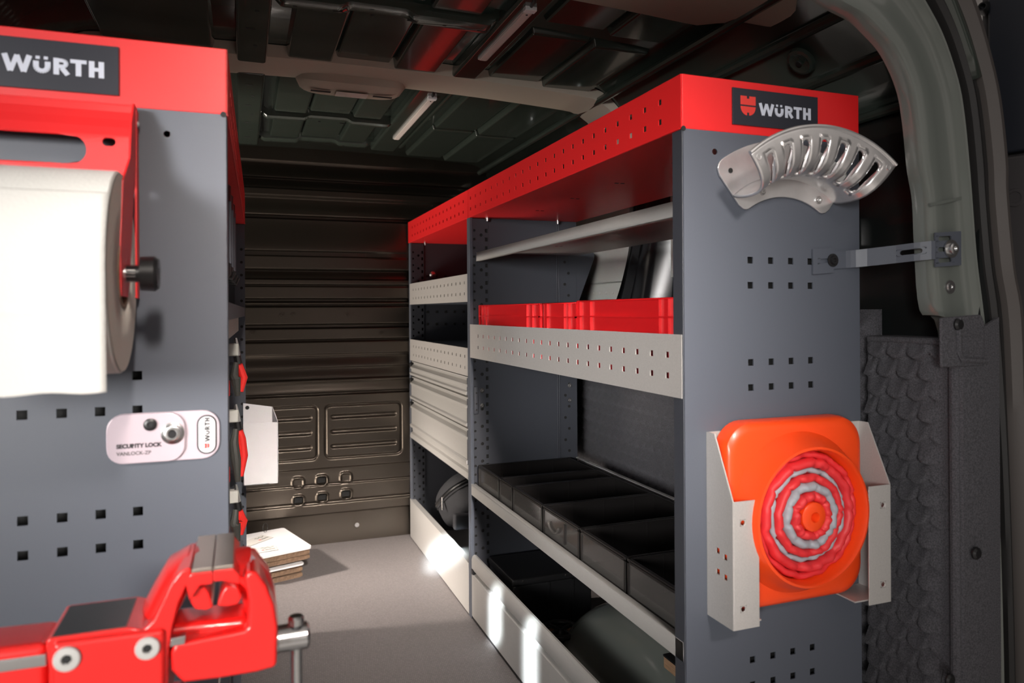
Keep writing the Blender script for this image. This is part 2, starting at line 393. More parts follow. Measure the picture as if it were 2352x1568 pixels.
# pressed fields of the roof, three columns by four rows
rowsy = [(1.06, 1.58), (1.645, 2.02), (2.13, 2.565), (2.635, 2.935)]
for ri, (y0, y1) in enumerate(rowsy):
    colsx = [(.11, .236, .016), (.236, .391, .004), (.391, .52, .016)] if ri < 2 else [(.098, .215, .012), (.215, .36, .003), (.36, .468, .012)]
    for (x0, x1, d) in colsx+[(-.32, -.06, .006), (.665, .83, .003), (.832, 1.0, .007)]:
        if x0 > .6: y0_, y1_ = (y0, (2.62 if ri == 2 else 3.12 if ri == 3 else y1))
        else: y0_, y1_ = y0, y1
        zz = dz((x0+x1)/2); tp = .007
        bm = bmesh.new(); zb_ = zz-.012-d
        lo = [(x0+tp, y0_+tp, zb_), (x1-tp, y0_+tp, zb_), (x1-tp, y1_-tp, zb_), (x0+tp, y1_-tp, zb_)]; hi = [(x0, y0_, zz+.004), (x1, y0_, zz+.004), (x1, y1_, zz+.004), (x0, y1_, zz+.004)]
        a = [bm.verts.new(q) for q in lo]; b = [bm.verts.new(q) for q in hi]; bm.faces.new(a[::-1]); bm.faces.new(b)
        for i in range(4): bm.faces.new((a[i], a[(i+1) % 4], b[(i+1) % 4], b[i]))
        link('roof_panel', bm, BODY, ceil, bev=.005, seg=3)
# longitudinal box rails with holes
for (x0, x1, d, rows_) in ((-.010, .064, .040, (0, 1)), (.562, .636, .030, (0,)), (.50, .60, .030, (1,)), (.615, .635, .012, (1,))):
    for rw in rows_:
        y0, y1 = ((1.02, 2.03), (2.12, 3.02))[rw]
        zz = dz((x0+x1)/2); r_ = B('roof_rail', BODY, ceil, (x0, x1, y0, y1, zz-d, zz+.004), bev=.009, seg=3)
        if x0 < 0:
            for k in range(8):
                y = y0+.10+k*.11; xx = x0+.022+.018*(k % 2); B('slot', DARK, r_, (xx, xx+.008+.012*((k+1) % 2), y, y+.009, zz-d-.0006, zz-d+.001))
# cross rails, raised over the fields
def cross(y, x0, x1, h, wd=.03):
    n = 60; pts = []
    for i in range(n+1):
        x = x0+(x1-x0)*i/n; b = .010*(sst(.20, .225, x)-sst(.345, .37, x))
        e = min(sst(x0, x0+.03, x), 1-sst(x1-.03, x1, x)); pts.append((x, y, dz(x)-.012-(h-b)*(.25+.75*e)))
    bm = bmesh.new(); rows = []
    for (x, yy, z) in pts:
        rows.append([bm.verts.new(q) for q in ((x, y-wd*.5, z+.03), (x, y-wd*.42, z+.006), (x, y-wd*.2, z), (x, y+wd*.3, z), (x, y+wd*.5, z+.008), (x, y+wd*.6, z+.03))])
    for A, Bq in zip(rows, rows[1:]):
        for k in range(5): bm.faces.new((A[k], A[k+1], Bq[k+1], Bq[k]))
    bm.faces.new(rows[0]); bm.faces.new(rows[-1][::-1])
    bmesh.ops.recalc_face_normals(bm, faces=bm.faces)
    o = link('cross_rail', bm, BODY, ceil, smooth='a')
    for k in range(6):
        x = x0+.05+(x1-x0-.1)*k/5; B('slot', DARK, o, (x, x+.022 if k % 2 else x+.008, y+wd*.0, y+wd*.0+.005, dz(x)-.0125-h, dz(x)-.010-h))
cross(1.61, .055, .565, .034, .048); cross(2.60, .055, .52, .026, .034); cross(2.975, .055, .50, .018, .05); cross(1.06, .055, .57, .02, .04)
# beige roof bows
def bow(name, y0, y1, xe, drop, lamp=False):
    ys = [0, .06, .2, .5, .8, .94, 1]; ds = [-.004, .8, .97, 1.0, .97, .8, -.004]
    bm = bmesh.new(); rows = []
    for x in lin(-.5, xe, .03):
        e = 1-sst(xe-.10, xe+.02, x); row = []
        for t, d in zip(ys, ds):
            y = y0+(y1-y0)*t
            if x > xe-.10: y = y*(e*.8+.2)+(y0+y1)/2*(1-(e*.8+.2))
            row.append(bm.verts.new((x, y, roofz(x)-drop*max(d, -.2)-.002)))
        rows.append(row)
    for A, Bq in zip(rows, rows[1:]):
        for k in range(len(ys)-1): bm.faces.new((A[k], Bq[k], Bq[k+1], A[k+1]))
    bm.faces.new(rows[0]); bm.faces.new(rows[-1][::-1])
    bmesh.ops.recalc_face_normals(bm, faces=bm.faces)
    return struct(link(name, bm, BEIGE, None, smooth='a'))
t1 = bow('trim_1', 1.985, 2.165, 1.215, .036)
t2 = bow('trim_2', 1.05, 1.44, 1.07, .034)
lm = thing('dome_lamp', 'long low beige dome lamp housing on the roof bow, set between the shelving units', 'lamp', (.30, 2.13, 1.66))
bm = bmesh.new(); rows = []
for i in range(25):
    t = -1+2*i/24; wd_ = (1-abs(t)**6)**.5; wd_ = max(wd_, .12); rows.append([bm.verts.new((t*.155, y*wd_, z*wd_+.004)) for y, z in ((-.062, 0), (-.055, -.022), (-.035, -.030), (.035, -.034), (.055, -.028), (.062, 0))])
for A, Bq in zip(rows, rows[1:]):
    for k in range(5): bm.faces.new((A[k], Bq[k], Bq[k+1], A[k+1]))
bm.faces.new(rows[0]); bm.faces.new(rows[-1][::-1])
bmesh.ops.recalc_face_normals(bm, faces=bm.faces); link('housing', bm, BEIGE, lm, smooth='a')
B('lens', LEDM, lm, (-.045, .045, -.02, .025, -.034, -.0325), bev=.004)
for x_ in (-.115, .06): B('vent', DARK, lm, (x_, x_+.055, -.012, .0, -.0335, -.0325))

# ---- right wall and its pieces
WALLB = mat('shaded_body_paint', (.010, .012, .012), .3, coat=.5)  # body paint made darker, shade of the right wall put into its colour
wr = struct(B('wall_right', WALLB, None, (1.235, 1.26, .93, 3.3, 0, 1.46)))
# shoulder stiffeners that run along the roof side
for (x, z, s) in ((1.03, 1.640, .012), (1.105, 1.578, .012), (1.175, 1.495, .012), (1.222, 1.40, .010)):
    T('side_rail', BODY, wr, [(x, 1.0, z), (x, 2.0, z+.004), (x, 3.2, z)], s, 10)
for y in (1.25, 1.62, 2.35, 2.8):                     # pressed bosses with holes
    o = Vector((1.13, y, 1.535)); Lt('boss', BODY, wr, o, (-.7, 0, -.7), [(0, .032), (.008, .030), (.010, .024), (.008, .019), (.008, 0)], 20)
    Lt('boss_hole', DARK, wr, o+Vector((-.7, .01, -.7))*.0115, (-.7, 0, -.7), [(0, .007), (.002, .006)], 12)
for y in (1.4, 1.5, 1.85, 2.6, 3.0): Lt('boss_hole', DARK, wr, (1.165-.02, y, 1.515-.02), (-.7, 0, -.5), [(0, .006), (.004, .006)], 10)
# light grey liner panels and dark glossy post between them
for (y0, y1) in ((2.15, 3.15), (1.32, 1.90)):
    q = B('liner_panel', GREYP, wr, (1.215, 1.236, y0, y1, 1.10, 1.36), (1.225, 1.236, y0, y1, 1.0, 1.10), bev=.006)
    for k in range(int((y1-y0)/.05)): Lt('clip_dot', ALU, wr, (1.224, y0+.03+k*.05, 1.065), (-1, 0, 0), [(0, .005), (.002, .004)], 8)
bm = bmesh.new(); rows = []
for i in range(17):
    t = i/16; z = .98+.42*t; yc = 2.02+.06*(1-t)**2-.02*t; hw = .085+.035*(1-t)**3; xf = 1.185-.03*(1-t)**2
    rows.append([bm.verts.new(q) for q in ((1.236, yc-hw-.03, z), (xf+.015, yc-hw, z), (xf, yc-hw+.02, z), (xf, yc-.01, z), (xf+.01, yc+.01, z), (xf, yc+.03, z), (xf+.006, yc+hw-.015, z), (1.236, yc+hw+.02, z))])
for A, Bq in zip(rows, rows[1:]):
    for k in range(7): bm.faces.new((A[k], A[k+1], Bq[k+1], Bq[k]))
bmesh.ops.recalc_face_normals(bm, faces=bm.faces); link('side_post', bm, mat('gloss_black_paint', (.006, .006, .007), .22, bump=.02, scale=10), wr, smooth=True)
# dark pressed bracket seen beside the end panel
B('bracket', WALLB, wr, (1.15, 1.236, 1.20, 1.26, 1.13, 1.20), (1.17, 1.236, 1.27, 1.33, 1.12, 1.215), bev=.008, seg=3)

# quilted felt lining (scale shaped tufts)
def tuft(y, z, sy=.046, sz=.038):
    best = 0
    r = z/sz; row0 = math.floor(r)
    for row in (row0, row0+1):                         # each scale hangs a little over the one below it
        fz = r-row; c = y/sy+.5*(row % 2); fy = 2*(c-math.floor(c)-.5)
        edge = -.22+.30*fy*fy; best = max(best, (1-.75*max(0, fz-edge))*sst(edge, edge+.16, fz)*(1-.5*abs(fy)**6)) if fz < 1 else best
    return best
def pad(y, z):
    e = min(sst(1.14, 1.2, y), 1-sst(.93, 1.0, z)); return (1.222-.024*e-.022*e*tuft(y, z), y, z)
felt = struct(hfield('trim_3', FELT, lin(1.13, 3.2, .006), lin(.10, 1.0, .006), pad))
def pad2(y, z):                                       # nearer, thicker part by the rear door, wraps round to the flange
    return (1.165+.010-.024*tuft(y-.01, z)*sst(.955, .98, y)-.002*math.sin(z*5), y, z)
f4 = struct(hfield('trim_4', FELT, lin(.940, 1.115, .004), lin(-.02, .945, .004), pad2))
bm = bmesh.new()
for (a, b) in (((1.175, .942), (1.167, .930)), ((1.167, .930), (1.175, .916)), ((1.175, .916), (1.262, .914))):
    bm.faces.new([bm.verts.new(q) for q in ((a[0], a[1], -.02), (b[0], b[1], -.02), (b[0], b[1], .945 if b[0] < 1.2 else .985), (a[0], a[1], .945))])
link('flange_felt', bm, FELT, f4, solid=.006, offs=-1)
T('rolled_edge', FELT, f4, [(1.172, .930, .02), (1.170, .928, .5), (1.172, .930, .925), (1.178, .95, .945)], .009, 10)
P('flange_tab', FELT, f4, [(1.118, .911, .90), (1.118, .911, .985), (1.215, .911, .99), (1.223, .911, .975), (1.223, .911, .90)], (0, .006, 0), bev=.003)
T('pressed_bead', FELT, f4, [(1.158, .911, .985), (1.158, .910, .925), (1.164, .910, .912), (1.223, .910, .908)], .005, 8)
B('top_cap', FELT, f4, (1.165, 1.24, .95, 1.118, .935, .948), bev=.005); B('end_cap', FELT, f4, (1.168, 1.238, 1.105, 1.118, -.02, .94), bev=.004)
for (p, q) in ((2200, 745), (2241, 1270), (2180, 1560)):
    Lt('push_clip', BLACK, f4, at(p, q, Y=.911), (0, -1, 0), [(0, .011), (.003, .0105), (.006, .007), (.0065, 0)], 20)
text_mesh('moulded_letter', '/1', .03, DARK, f4, Matrix.Translation(at(2160, 1566, Y=.9125))@Matrix.Rotation(PI/2, 4, 'X'))

# ---- rear door frame, swept along the rounded opening (given as inner/outer outline in the plane Y=.94)
YP = .94
inn = [(2236, 1568), (2222, 1100), (2196, 765), (2154, 712), (2141, 560), (2136, 455), (2124, 380), (2113, 270), (2098, 190), (2062, 110), (2020, 60), (1985, 28), (1920, -8)]
out = [(2302, 1568), (2292, 1200), (2280, 950), (2262, 730), (2245, 600), (2233, 455), (2228, 380), (2217, 270), (2203, 190), (2172, 90), (2140, 20), (2105, -40), (2050, -110)]
I3 = [at(p, q, Y=YP) for p, q in inn]; O3 = [at(p, q, Y=YP) for p, q in out]
I3 = [Vector((I3[0].x, YP, -.05))]+I3; O3 = [Vector((O3[0].x, YP, -.05))]+O3
tI, tO = I3[-1], O3[-1]
I3 += [Vector((.80, YP, tI.z+.045)), Vector((.55, YP, tI.z+.065)), Vector((.33, YP, tI.z+.07))]
O3 += [Vector((.86, YP, tO.z+.055)), Vector((.60, YP, tO.z+.085)), Vector((.33, YP, tO.z+.095))]
def smooth_path(L, k=5):
    out_ = []
    for i in range(len(L)-1):
        p0, p1, p2, p3 = L[max(i-1, 0)], L[i], L[i+1], L[min(i+2, len(L)-1)]
        for j in range(k):
            t = j/k; out_.append(.5*((2*p1)+(-p0+p2)*t+(2*p0-5*p1+4*p2-p3)*t*t+(-p0+3*p1-3*p2+p3)*t**3))
    return out_+[L[-1]]
I3, O3 = smooth_path(I3), smooth_path(O3)
I3 += [Vector((.66-p.x, p.y, p.z)) for p in I3[-2::-1]]; O3 += [Vector((.66-p.x, p.y, p.z)) for p in O3[-2::-1]]
def sweep(name, mt, prof, parent=None, half=None, **k):
    """prof: list of (fraction inner->outer, depth offset in Y)"""
    bm = bmesh.new(); rows = []; n = len(I3)
    for i in range(n):
        rows.append([bm.verts.new(I3[i].lerp(O3[i], f)+Vector((0, d, 0))) for f, d in prof])
    for A, Bq in zip(rows, rows[1:]):
        for j in range(len(prof)-1): bm.faces.new((A[j], A[j+1], Bq[j+1], Bq[j]))
    bmesh.ops.recalc_face_normals(bm, faces=bm.faces)
    return link(name, bm, mt, parent, smooth='a', **k)
df = struct(sweep('trim_5', PILL, [(-.02, .035), (-.02, .012), (.02, .004), (.10, 0), (.35, .003), (.60, .004), (.74, -.002), (.80, -.010), (.85, -.012), (.89, -.006), (.93, .0), (1.02, .0), (1.25, .012)]))
struct(sweep('trim_6', RUB, [(.97, .002), (.99, -.014), (1.06, -.020), (1.14, -.014), (1.17, -.002), (1.19, -.012), (1.25, -.012), (1.26, .002)]))
struct(sweep('trim_7', TRIMG, [(1.27, .0), (1.30, -.020), (1.42, -.032), (1.56, -.026), (1.66, -.004), (1.70, .01)]))
P('seam_lap', PILL, df, [at(2136, 467, Y=.9385), at(2226, 448, Y=.9385), at(2229, 454, Y=.9385), at(2138, 474, Y=.9385)], (0, .004, 0))
screw('plug', STEEL, df, at(2182, 659, Y=.941), (0, -1, 0), .008, .003)
# open right rear door, seen from inside
dr = struct(thing('door_1', 'x', 'x')); del dr['label'], dr['category']
a, b = Vector((1.335, .985)), Vector((1.50, .45)); dv = (b-a).normalized(); nv = Vector((-dv.y, dv.x)); nv = nv if nv.x > 0 else -nv
def dslab(name, mt, u0, u1, z0, z1, o0, o1, **k):
    pts = [(*(a+dv*u+nv*o0), z) for u, z in ((u0, z0), (u1, z0), (u1, z1), (u0, z1))]
    return P(name, mt, dr, pts, (*(nv*(o1-o0)), 0), **k)
dslab('door_shell', DOORG, -.02, .62, -.05, 1.75, .02, .06, bev=.01)
dslab('upper_liner', DOORM, .0, .10, 1.29, 1.75, -.004, .02, bev=.006); dslab('upper_liner', DOORM, .103, .60, 1.29, 1.75, -.010, .02, bev=.006)
dslab('lower_liner', DOORG, .0, .60, -.05, 1.283, -.010, .02, bev=.008)
def dpt(px, py):
    # hit the door face
    r = at(px, py, Y=1)-Vector((0, 0, 1)); r2 = Vector((r.x, r.y)); n2 = nv; t = a.dot(n2)/r2.dot(n2); return Vector((r.x*t, r.y*t, 1+r.z*t))
for (p, q, r_) in ((2262, 18, .010), (2336, 455, .020), (2345, 860, .016)):
    c = dpt(p, q); Lt('bump_stop', BLACK if r_ < .02 else DOORG, dr, c+Vector((nv.x, nv.y, 0))*.01, (-nv.x, -nv.y, 0), [(0, r_*1.3), (.012, r_*1.15), (.022, r_*.8), (.022, r_*.55), (.012, r_*.5), (.012, 0)], 20)
# ---- left wall, with the open side-door bay between the shelving unit and the bulkhead
wl = struct(B('wall_left', BODY, None, (-.58, -.55, .93, 2.42, 0, 1.52), (-.58, -.55, 3.12, 3.3, 0, 1.52), (-.58, -.55, 2.42, 3.12, 1.40, 1.52)))

# ---- wheel arch and false floor under the near bay
bm = bmesh.new(); rows = []
for i in range(25):
    t = i/24; th = PI*t; y = 1.56-.36*math.cos(th); h = .255*math.sin(th)**.8
    rows.append([bm.verts.new(q) for q in ((.83, y, 0), (.845, y, h*.55), (.875, y, h*.86), (.93, y, h*.98), (1.0, y, h), (1.18, y, h*1.02), (1.235, y, h*1.02))])
for A, Bq in zip(rows, rows[1:]):
    for k in range(6): bm.faces.new((A[k], A[k+1], Bq[k+1], Bq[k]))
bmesh.ops.recalc_face_normals(bm, faces=bm.faces); arch = link('wheel_arch', bm, PILL, wr, smooth=True); arch.modifiers.new('s', 'SUBSURF').levels = 1

# ================================================================ RIGHT SHELVING
XR, XB, Y0, Y1, Y2 = .697, 1.082, 1.052, 2.288, YB-.012
ZT, ZB = 1.399, 1.307
def plate_y(y): return lambda u, v: (u, y, v)          # u=x v=z
def plate_x(x): return lambda u, v: (x, u, v)          # u=y v=z
def post(parent, y, x0, x1, z0, z1, sgn, spec=SLATED, rear=False):
    """perforated upright: edge profile with two beads at the front and a drilled web going back"""
    B('post', SLATE, parent, (x0-.001, x0+.010, y-.015, y-.0055, z0, z1), (x0-.001, x0+.010, y-.004, y+.004, z0, z1), (x0-.001, x0+.010, y+.0055, y+.015, z0, z1), (x0+.003, x0+.010, y-.014, y+.014, z0, z1), bev=.0015)
def drilled(parent, y, x0, z0, z1, name='drilled_strip'):
    p = .0285; n = int((z1-z0-.03)/p); n = min(n, 46)
    rc = [(x0+.016, z0+.02+k*p, .0045, .0045) for k in range(n)]
    rc += [(x0+.040, z0+.034+k*p*2, .0058, .0058) for k in range(n//2)]
    re_ = [(x0+.0575, z0+.02+k*p, .0045, .0065) for k in range(n)]
    # rows at alternating heights: build as three adjacent strips so cells never collide
    PS(name, SLATED, parent, x0+.008, x0+.0245, z0, z1, [], rc[:n], plate_y(y), ng=8, pad=1.2)
    PS(name, SLATED, parent, x0+.0245, x0+.050, z0, z1, [], rc[n:], plate_y(y), ng=8, pad=1.2)
    PS(name, SLATED, parent, x0+.050, x0+.064, z0, z1, re_, [], plate_y(y))
    B('strip_backing', DARK, parent, (x0+.010, x0+.064, y+.006, y+.007, z0, z1))

def red_top(parent, x0, x1, y0, y1, zb, zt, cols, y_first, pitch=.0519, side=-1):
    """folded red tray: holed fascia on the aisle side (side -1 = fascia at x0), solid ends, flat underside"""
    zr = [zb+.0265, zb+.0615]; fx = x0 if side < 0 else x1
    rc = [(y_first+k*pitch, z, .0052, .0052) for k in range(cols) for z in zr if y_first+k*pitch < y1-.02]
    PS('fascia', RED, parent, y0+.001, y1-.001, zb, zt, rc, [], plate_x(fx), .002)
    B('tray_bottom', RED, parent, (x0+.001, x1-.001, y0+.002, y1-.002, zb, zb+.002))
    B('tray_back', RED, parent, (x1-.002, x1, y0+.002, y1-.002, zb, zt) if side < 0 else (x0, x0+.002, y0+.002, y1-.002, zb, zt))
    T('hem', RED, parent, [(fx, y0+.002, zt-.001), (fx, y1-.002, zt-.001)], .0016, 6); T('hem', RED, parent, [(fx, y0+.006, zb+.001), (fx, y1-.002, zb+.001)], .0018, 6)

near = thing('shelving_unit', 'slate grey van shelving unit with red top, right side, nearest the rear door', 'shelving unit', ((XR+XB)/2, (Y0+Y1)/2, 0))
NO = Vector(near.location)
near.location = (0, 0, 0)
red_top(near, XR, XB, Y0, Y1-.001, ZB, ZT, 23, 1.119)
B('tray_end', RED, near, (XR, XB, Y0-.0015, Y0+.001, ZB, ZT), bev=.0012)['label'] = 'plain red end cap of the top tray'
logo_plate(near, .797, Y0-.0015, 1.3215)
# end panel: slate sheet with square peg holes
hp = .0439; hx0 = .8345
er = [(hx0+hp*i, z, .0058, .0058) for i in range(4) for z in (1.0873, 1.0434, .9084, .8645, .3885, .3446)]
er += [(hx0+hp*i, z, .0058, .0058) for i in range(4) for z in (.170, .126)]
PS('end_panel', SLATE, near, XR+.002, XB, .0, ZB, er, [(.762, 1.272, .0055, .0055)], plate_y(Y0), .0025)
B('panel_backing', DARK, near, (.82, .985, Y0+.012, Y0+.014, .10, 1.12))
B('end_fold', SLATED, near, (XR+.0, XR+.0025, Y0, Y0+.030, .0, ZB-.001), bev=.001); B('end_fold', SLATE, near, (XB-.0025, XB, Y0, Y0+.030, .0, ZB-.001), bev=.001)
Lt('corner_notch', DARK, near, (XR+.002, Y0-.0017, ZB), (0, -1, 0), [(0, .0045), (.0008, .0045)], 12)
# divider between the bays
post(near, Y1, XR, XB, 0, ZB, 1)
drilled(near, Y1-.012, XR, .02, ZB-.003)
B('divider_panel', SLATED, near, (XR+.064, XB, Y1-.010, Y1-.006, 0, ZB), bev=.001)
for x in (XB-.075, XB-.068): B('panel_crease', SLATED, near, (x, x+.003, Y1-.0125, Y1-.009, .10, ZB), bev=.0008)
for k in range(28): Lt('panel_hole', DARK, near, (XB-.045+.014*(k % 2), Y1-.0101, .18+k*.038), (0, -1, 0), [(0, .005), (.0012, .005)], 8)
for (x, z) in ((.737, .742), (.737, .692), (XB-.03, .745), (XB-.03, .695)): screw('bolt', STEEL, near, (x, Y1-.0125, z), (0, -1, 0), .005, .004)
B('latch_bar', SLATED, near, (XR+.010, XR+.026, Y1-.020, Y1-.013, .665, .755), bev=.004)
for z in (.735, .70, .68): Lt('latch_bar_slot', DARK, near, (XR+.018, Y1-.0202, z), (0, -1, 0), [(0, .003), (.0008, .003)], 8)
P('divider_wing', SLATED, near, [(XB-.001, Y1-.009, 1.0), (1.092, Y1-.009, 1.037), (1.151, Y1-.009, 1.185), (1.151, Y1-.009, 1.20), (XB-.001, Y1-.009, 1.24)], (0, .003, 0))
# upper shelf
B('shelf', ALU, near, (.7165, XB, Y0+.012, Y1-.022, 1.1905, 1.193), (.7165, .7185, Y0+.012, Y1-.022, 1.1645, 1.193), (.7165, .728, Y0+.012, Y1-.022, 1.1645, 1.1665), bev=.0008)
for y in (1.25, 1.6, 1.95):
    for dx in (0, .014): B('slot', STEEL, near, (.86+dx, .869+dx, y, y+.008, 1.1896, 1.1903))
# underside fixings of the red tray
for (x, y) in ((.75, 2.25), (1.0, 2.25)): screw('bolt', STEEL, near, (x, y, ZB-.0005), (0, 0, -1), .005, .012)
for y in (1.3, 1.55, 1.8, 2.05):
    for dx in (0, .016): B('slot', DARK, near, (.84+dx, .85+dx, y, y+.006, ZB-.0008, ZB-.0002))
# middle tray with holed aluminium front
rc = [(1.0998+.0519*k, z, .0052, .0052) for k in range(22) for z in (.887, .923)]
fp = PS('front_panel', ALUP, near, Y0+.003, Y1-.014, .851, .959, rc, [], plate_x(XR), .002); fp['label'] = 'perforated aluminium front panel'
B('tray_shelf', ALUP, near, (XR+.002, XB, Y0+.01, Y1-.02, .851, .853), (XB-.002, XB, Y0+.01, Y1-.02, .851, .90))
# bin shelf
B('bin_shelf', ALU, near, (XR, XR+.002, Y0+.004, Y1-.016, .404, .4385), (XR, XR+.015, Y0+.004, Y1-.016, .4365, .4385), (XR+.013, XR+.015, Y0+.004, Y1-.016, .424, .4385), (XR+.013, XB, Y0+.004, Y1-.02, .422, .424), bev=.0012)
B('rear_lip', ALU, near, (XB-.003, XB, Y0+.004, Y1-.02, .422, .500), (XB-.012, XB, Y0+.004, Y1-.02, .496, .500), bev=.0015)
# bottom drawer
dw = thing('drawer_tmp', 'x', 'x'); bpy.data.objects.remove(dw)
pr = [(0, .012), (0, .146), (.006, .150), (.010, .152), (.010, .158), (.002, .162), (0, .168), (0, .196), (.003, .205), (.009, .209), (.016, .207), (.020, .200), (.020, .012)]
drw = P('drawer', ALU, near, [(XR-.001+x, Y0+.02, z) for x, z in pr], (0, Y1-Y0-.038, 0), smooth='a')
drw['label'] = 'long aluminium bottom drawer with rounded rim'
B('drawer_base', ALU, drw, (XR+.02, 1.0, Y0+.02, Y1-.02, .015, .018)); B('drawer_catch', BLACK, drw, (XR-.003, XR+.012, Y1-.034, Y1-.016, .148, .165), bev=.003)
B('plinth', RUB, near, (XR+.001, XR+.02, Y0+.01, Y1-.016, 0, .012), bev=.002)

# ---- far unit
far = thing('shelving_unit', 'slate grey van shelving unit with red top, right side, against the bulkhead', 'shelving unit')
red_top(far, XR, XB, Y1+.001, Y2, ZB, ZT, 16, Y1+.055)
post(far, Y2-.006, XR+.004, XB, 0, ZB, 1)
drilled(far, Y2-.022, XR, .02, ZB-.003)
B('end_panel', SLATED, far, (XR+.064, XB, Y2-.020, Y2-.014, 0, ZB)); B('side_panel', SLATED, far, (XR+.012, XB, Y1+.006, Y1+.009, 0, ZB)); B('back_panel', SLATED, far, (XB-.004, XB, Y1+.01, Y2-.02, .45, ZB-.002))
bh = [(Y1+.16+.052*i, z) for i in range(13) for z in (1.12, 1.08, .99, .95, .40, .36)]
for (y, z) in bh: B('peg_hole', DARK, far, (XB-.0048, XB-.0038, y-.005, y+.005, z-.005, z+.005))
for (x, z) in [(XR+.08+.042*i, zz) for i in range(7) for zz in (1.16, 1.12, 1.04, 1.0, .945)]: B('peg_hole', DARK, far, (x-.005, x+.005, Y2-.0208, Y2-.0198, z-.005, z+.005))
Lt('ball_knob', STEEL, far, (.80, Y2-.021, 1.165), (0, -1, 0), [(0, .004), (.004, .004), (.005, .010), (.010, .0155), (.017, .016), (.023, .011), (.026, 0)], 20)
screw('bolt', STEEL, far, (.76, Y2-.06, ZB-.0005), (0, 0, -1), .005, .012)
fy0, fy1 = Y1+.018, Y2-.016
for (z0, z1) in ((1.033, 1.125), (.787, .880)):
    rc = [(fy0+.035+.0519*k, z, .0045, .0048) for k in range(17) for z in (z0+.027, z0+.064) if fy0+.035+.0519*k < fy1-.02]
    PS('front_panel', ALUP, far, fy0, fy1, z0, z1, rc, [], plate_x(XR+.002), .002)['label'] = 'perforated aluminium front panel'
    B('hole_liner', ALUP, far, (XR+.009, XR+.010, fy0, fy1, z0+.004, z1-.004)); B('tray_shelf', SLATE, far, (XR+.004, XB-.004, fy0, fy1, z0, z0+.002) if z0 > 1 else (XR+.012, XB-.004, fy0, fy1, z1-.012, z1-.010))
# three drawers
for (z0, z1) in ((.722, .783), (.618, .714), (.494, .610)):
    x = XR+.002; e = .014; h = z1-z0
    prd = [(.004, z0), (0, z0+.003), (0, z1-e-.020), (-.004, z1-e-.017), (-.004, z1-e-.010), (.002, z1-e-.006), (.010, z1-e), (.012, z1-.004), (.004, z1-.004), (.003, z1), (.03, z1), (.03, z0)]
    d = P('drawer', ALU, far, [(x+a_, fy0+.002, z_) for a_, z_ in prd], (0, fy1-fy0-.02, 0), smooth='a')
    P('handle_rail', ALU, d, [(x-.006, fy0+.004, z0+.002), (x-.008, fy0+.004, z0+.012), (x-.001, fy0+.004, z0+.016), (x+.002, fy0+.004, z0+.004)], (0, fy1-fy0-.024, 0), smooth='a')
    B('end_cap', BLACK, d, (x-.005, x+.02, fy1-.018, fy1-.002, z1-.030, z1-.006), bev=.003); B('end_cap', SLATED, d, (x-.003, x+.02, fy0-.002, fy0+.008, z0, z1-.002), bev=.001)
P('slide_rail', ALU, far, [(XR+.002, fy0, .444), (XR-.001, fy0, .450), (XR+.002, fy0, .466), (XR+.010, fy0, .472), (XR+.008, fy0, .490), (XR+.03, fy0, .490), (XR+.03, fy0, .444)], (0, fy1-fy0, 0), smooth='a')
B('bottom_panel', ALU, far, (XR-.001, XR+.003, fy0-.002, fy1+.006, .004, .170), (XR-.001, XR+.022, fy0-.002, fy1+.006, .167, .170), (XR+.004, XB-.01, fy0, fy1, .01, .014), bev=.0012)['label'] = 'solid aluminium bottom panel with folded rim'

# ================================================================ THINGS IN THE RIGHT SHELVING
# red trays with moulded ribs
def tray(x0, x1, y0, y1, z0, z1, label, ribs):
    t = thing('storage_tray', label, 'tray', ((x0+x1)/2, (y0+y1)/2, z0), group='red trays behind the perforated front')
    ox, oy, oz = t.location; X0, X1, A, Bq, H = x0-ox, x1-ox, y0-oy, y1-oy, z1-z0; w_ = .003; i = .006
    B('body', TREDM, t, (X0+i, X0+i+w_, A+i, Bq-i, 0, H), (X1-i-w_, X1-i, A+i, Bq-i, 0, H), (X0+i, X1-i, A+i, A+i+w_, 0, H), (X0+i, X1-i, Bq-i-w_, Bq-i, 0, H), (X0+i, X1-i, A+i, Bq-i, 0, .003))
    B('rim', TREDM, t, (X0, X0+.008, A, Bq, H-.003, H), (X1-.008, X1, A, Bq, H-.003, H), (X0, X1, A, A+.008, H-.003, H), (X0, X1, Bq-.008, Bq, H-.003, H), bev=.0008)
    B('rib', TREDM, t, (X0, X0+.007, A, Bq, H*.78, H*.78+.0032), (X0, X0+.007, A, Bq, H*.12, H*.12+.0025), (X0, X1, A, A+.007, H*.78, H*.78+.0032))
    for r in ribs: B('rib', TREDM, t, (X0+.0005, X0+.007, A+(Bq-A)*r-.0015, A+(Bq-A)*r+.0015, 0, H))
    B('rib', TREDM, t, (X0+.0005, X0+.007, A, A+.0025, 0, H), (X0+.0005, X0+.007, Bq-.0025, Bq, 0, H))
tray(.7205, 1.03, 1.742, 2.258, .854, 1.021, 'red plastic tray at the divider, farthest of three behind the perforated front', (.18, .10, .86, .93))
tray(.7205, 1.03, 1.522, 1.738, .854, 1.021, 'small red plastic tray in the middle of the three', (.2, .32, .8))
tray(.7205, 1.03, 1.070, 1.518, .854, 1.024, 'long red plastic tray nearest the end panel', (.15, .22, .85, .97))

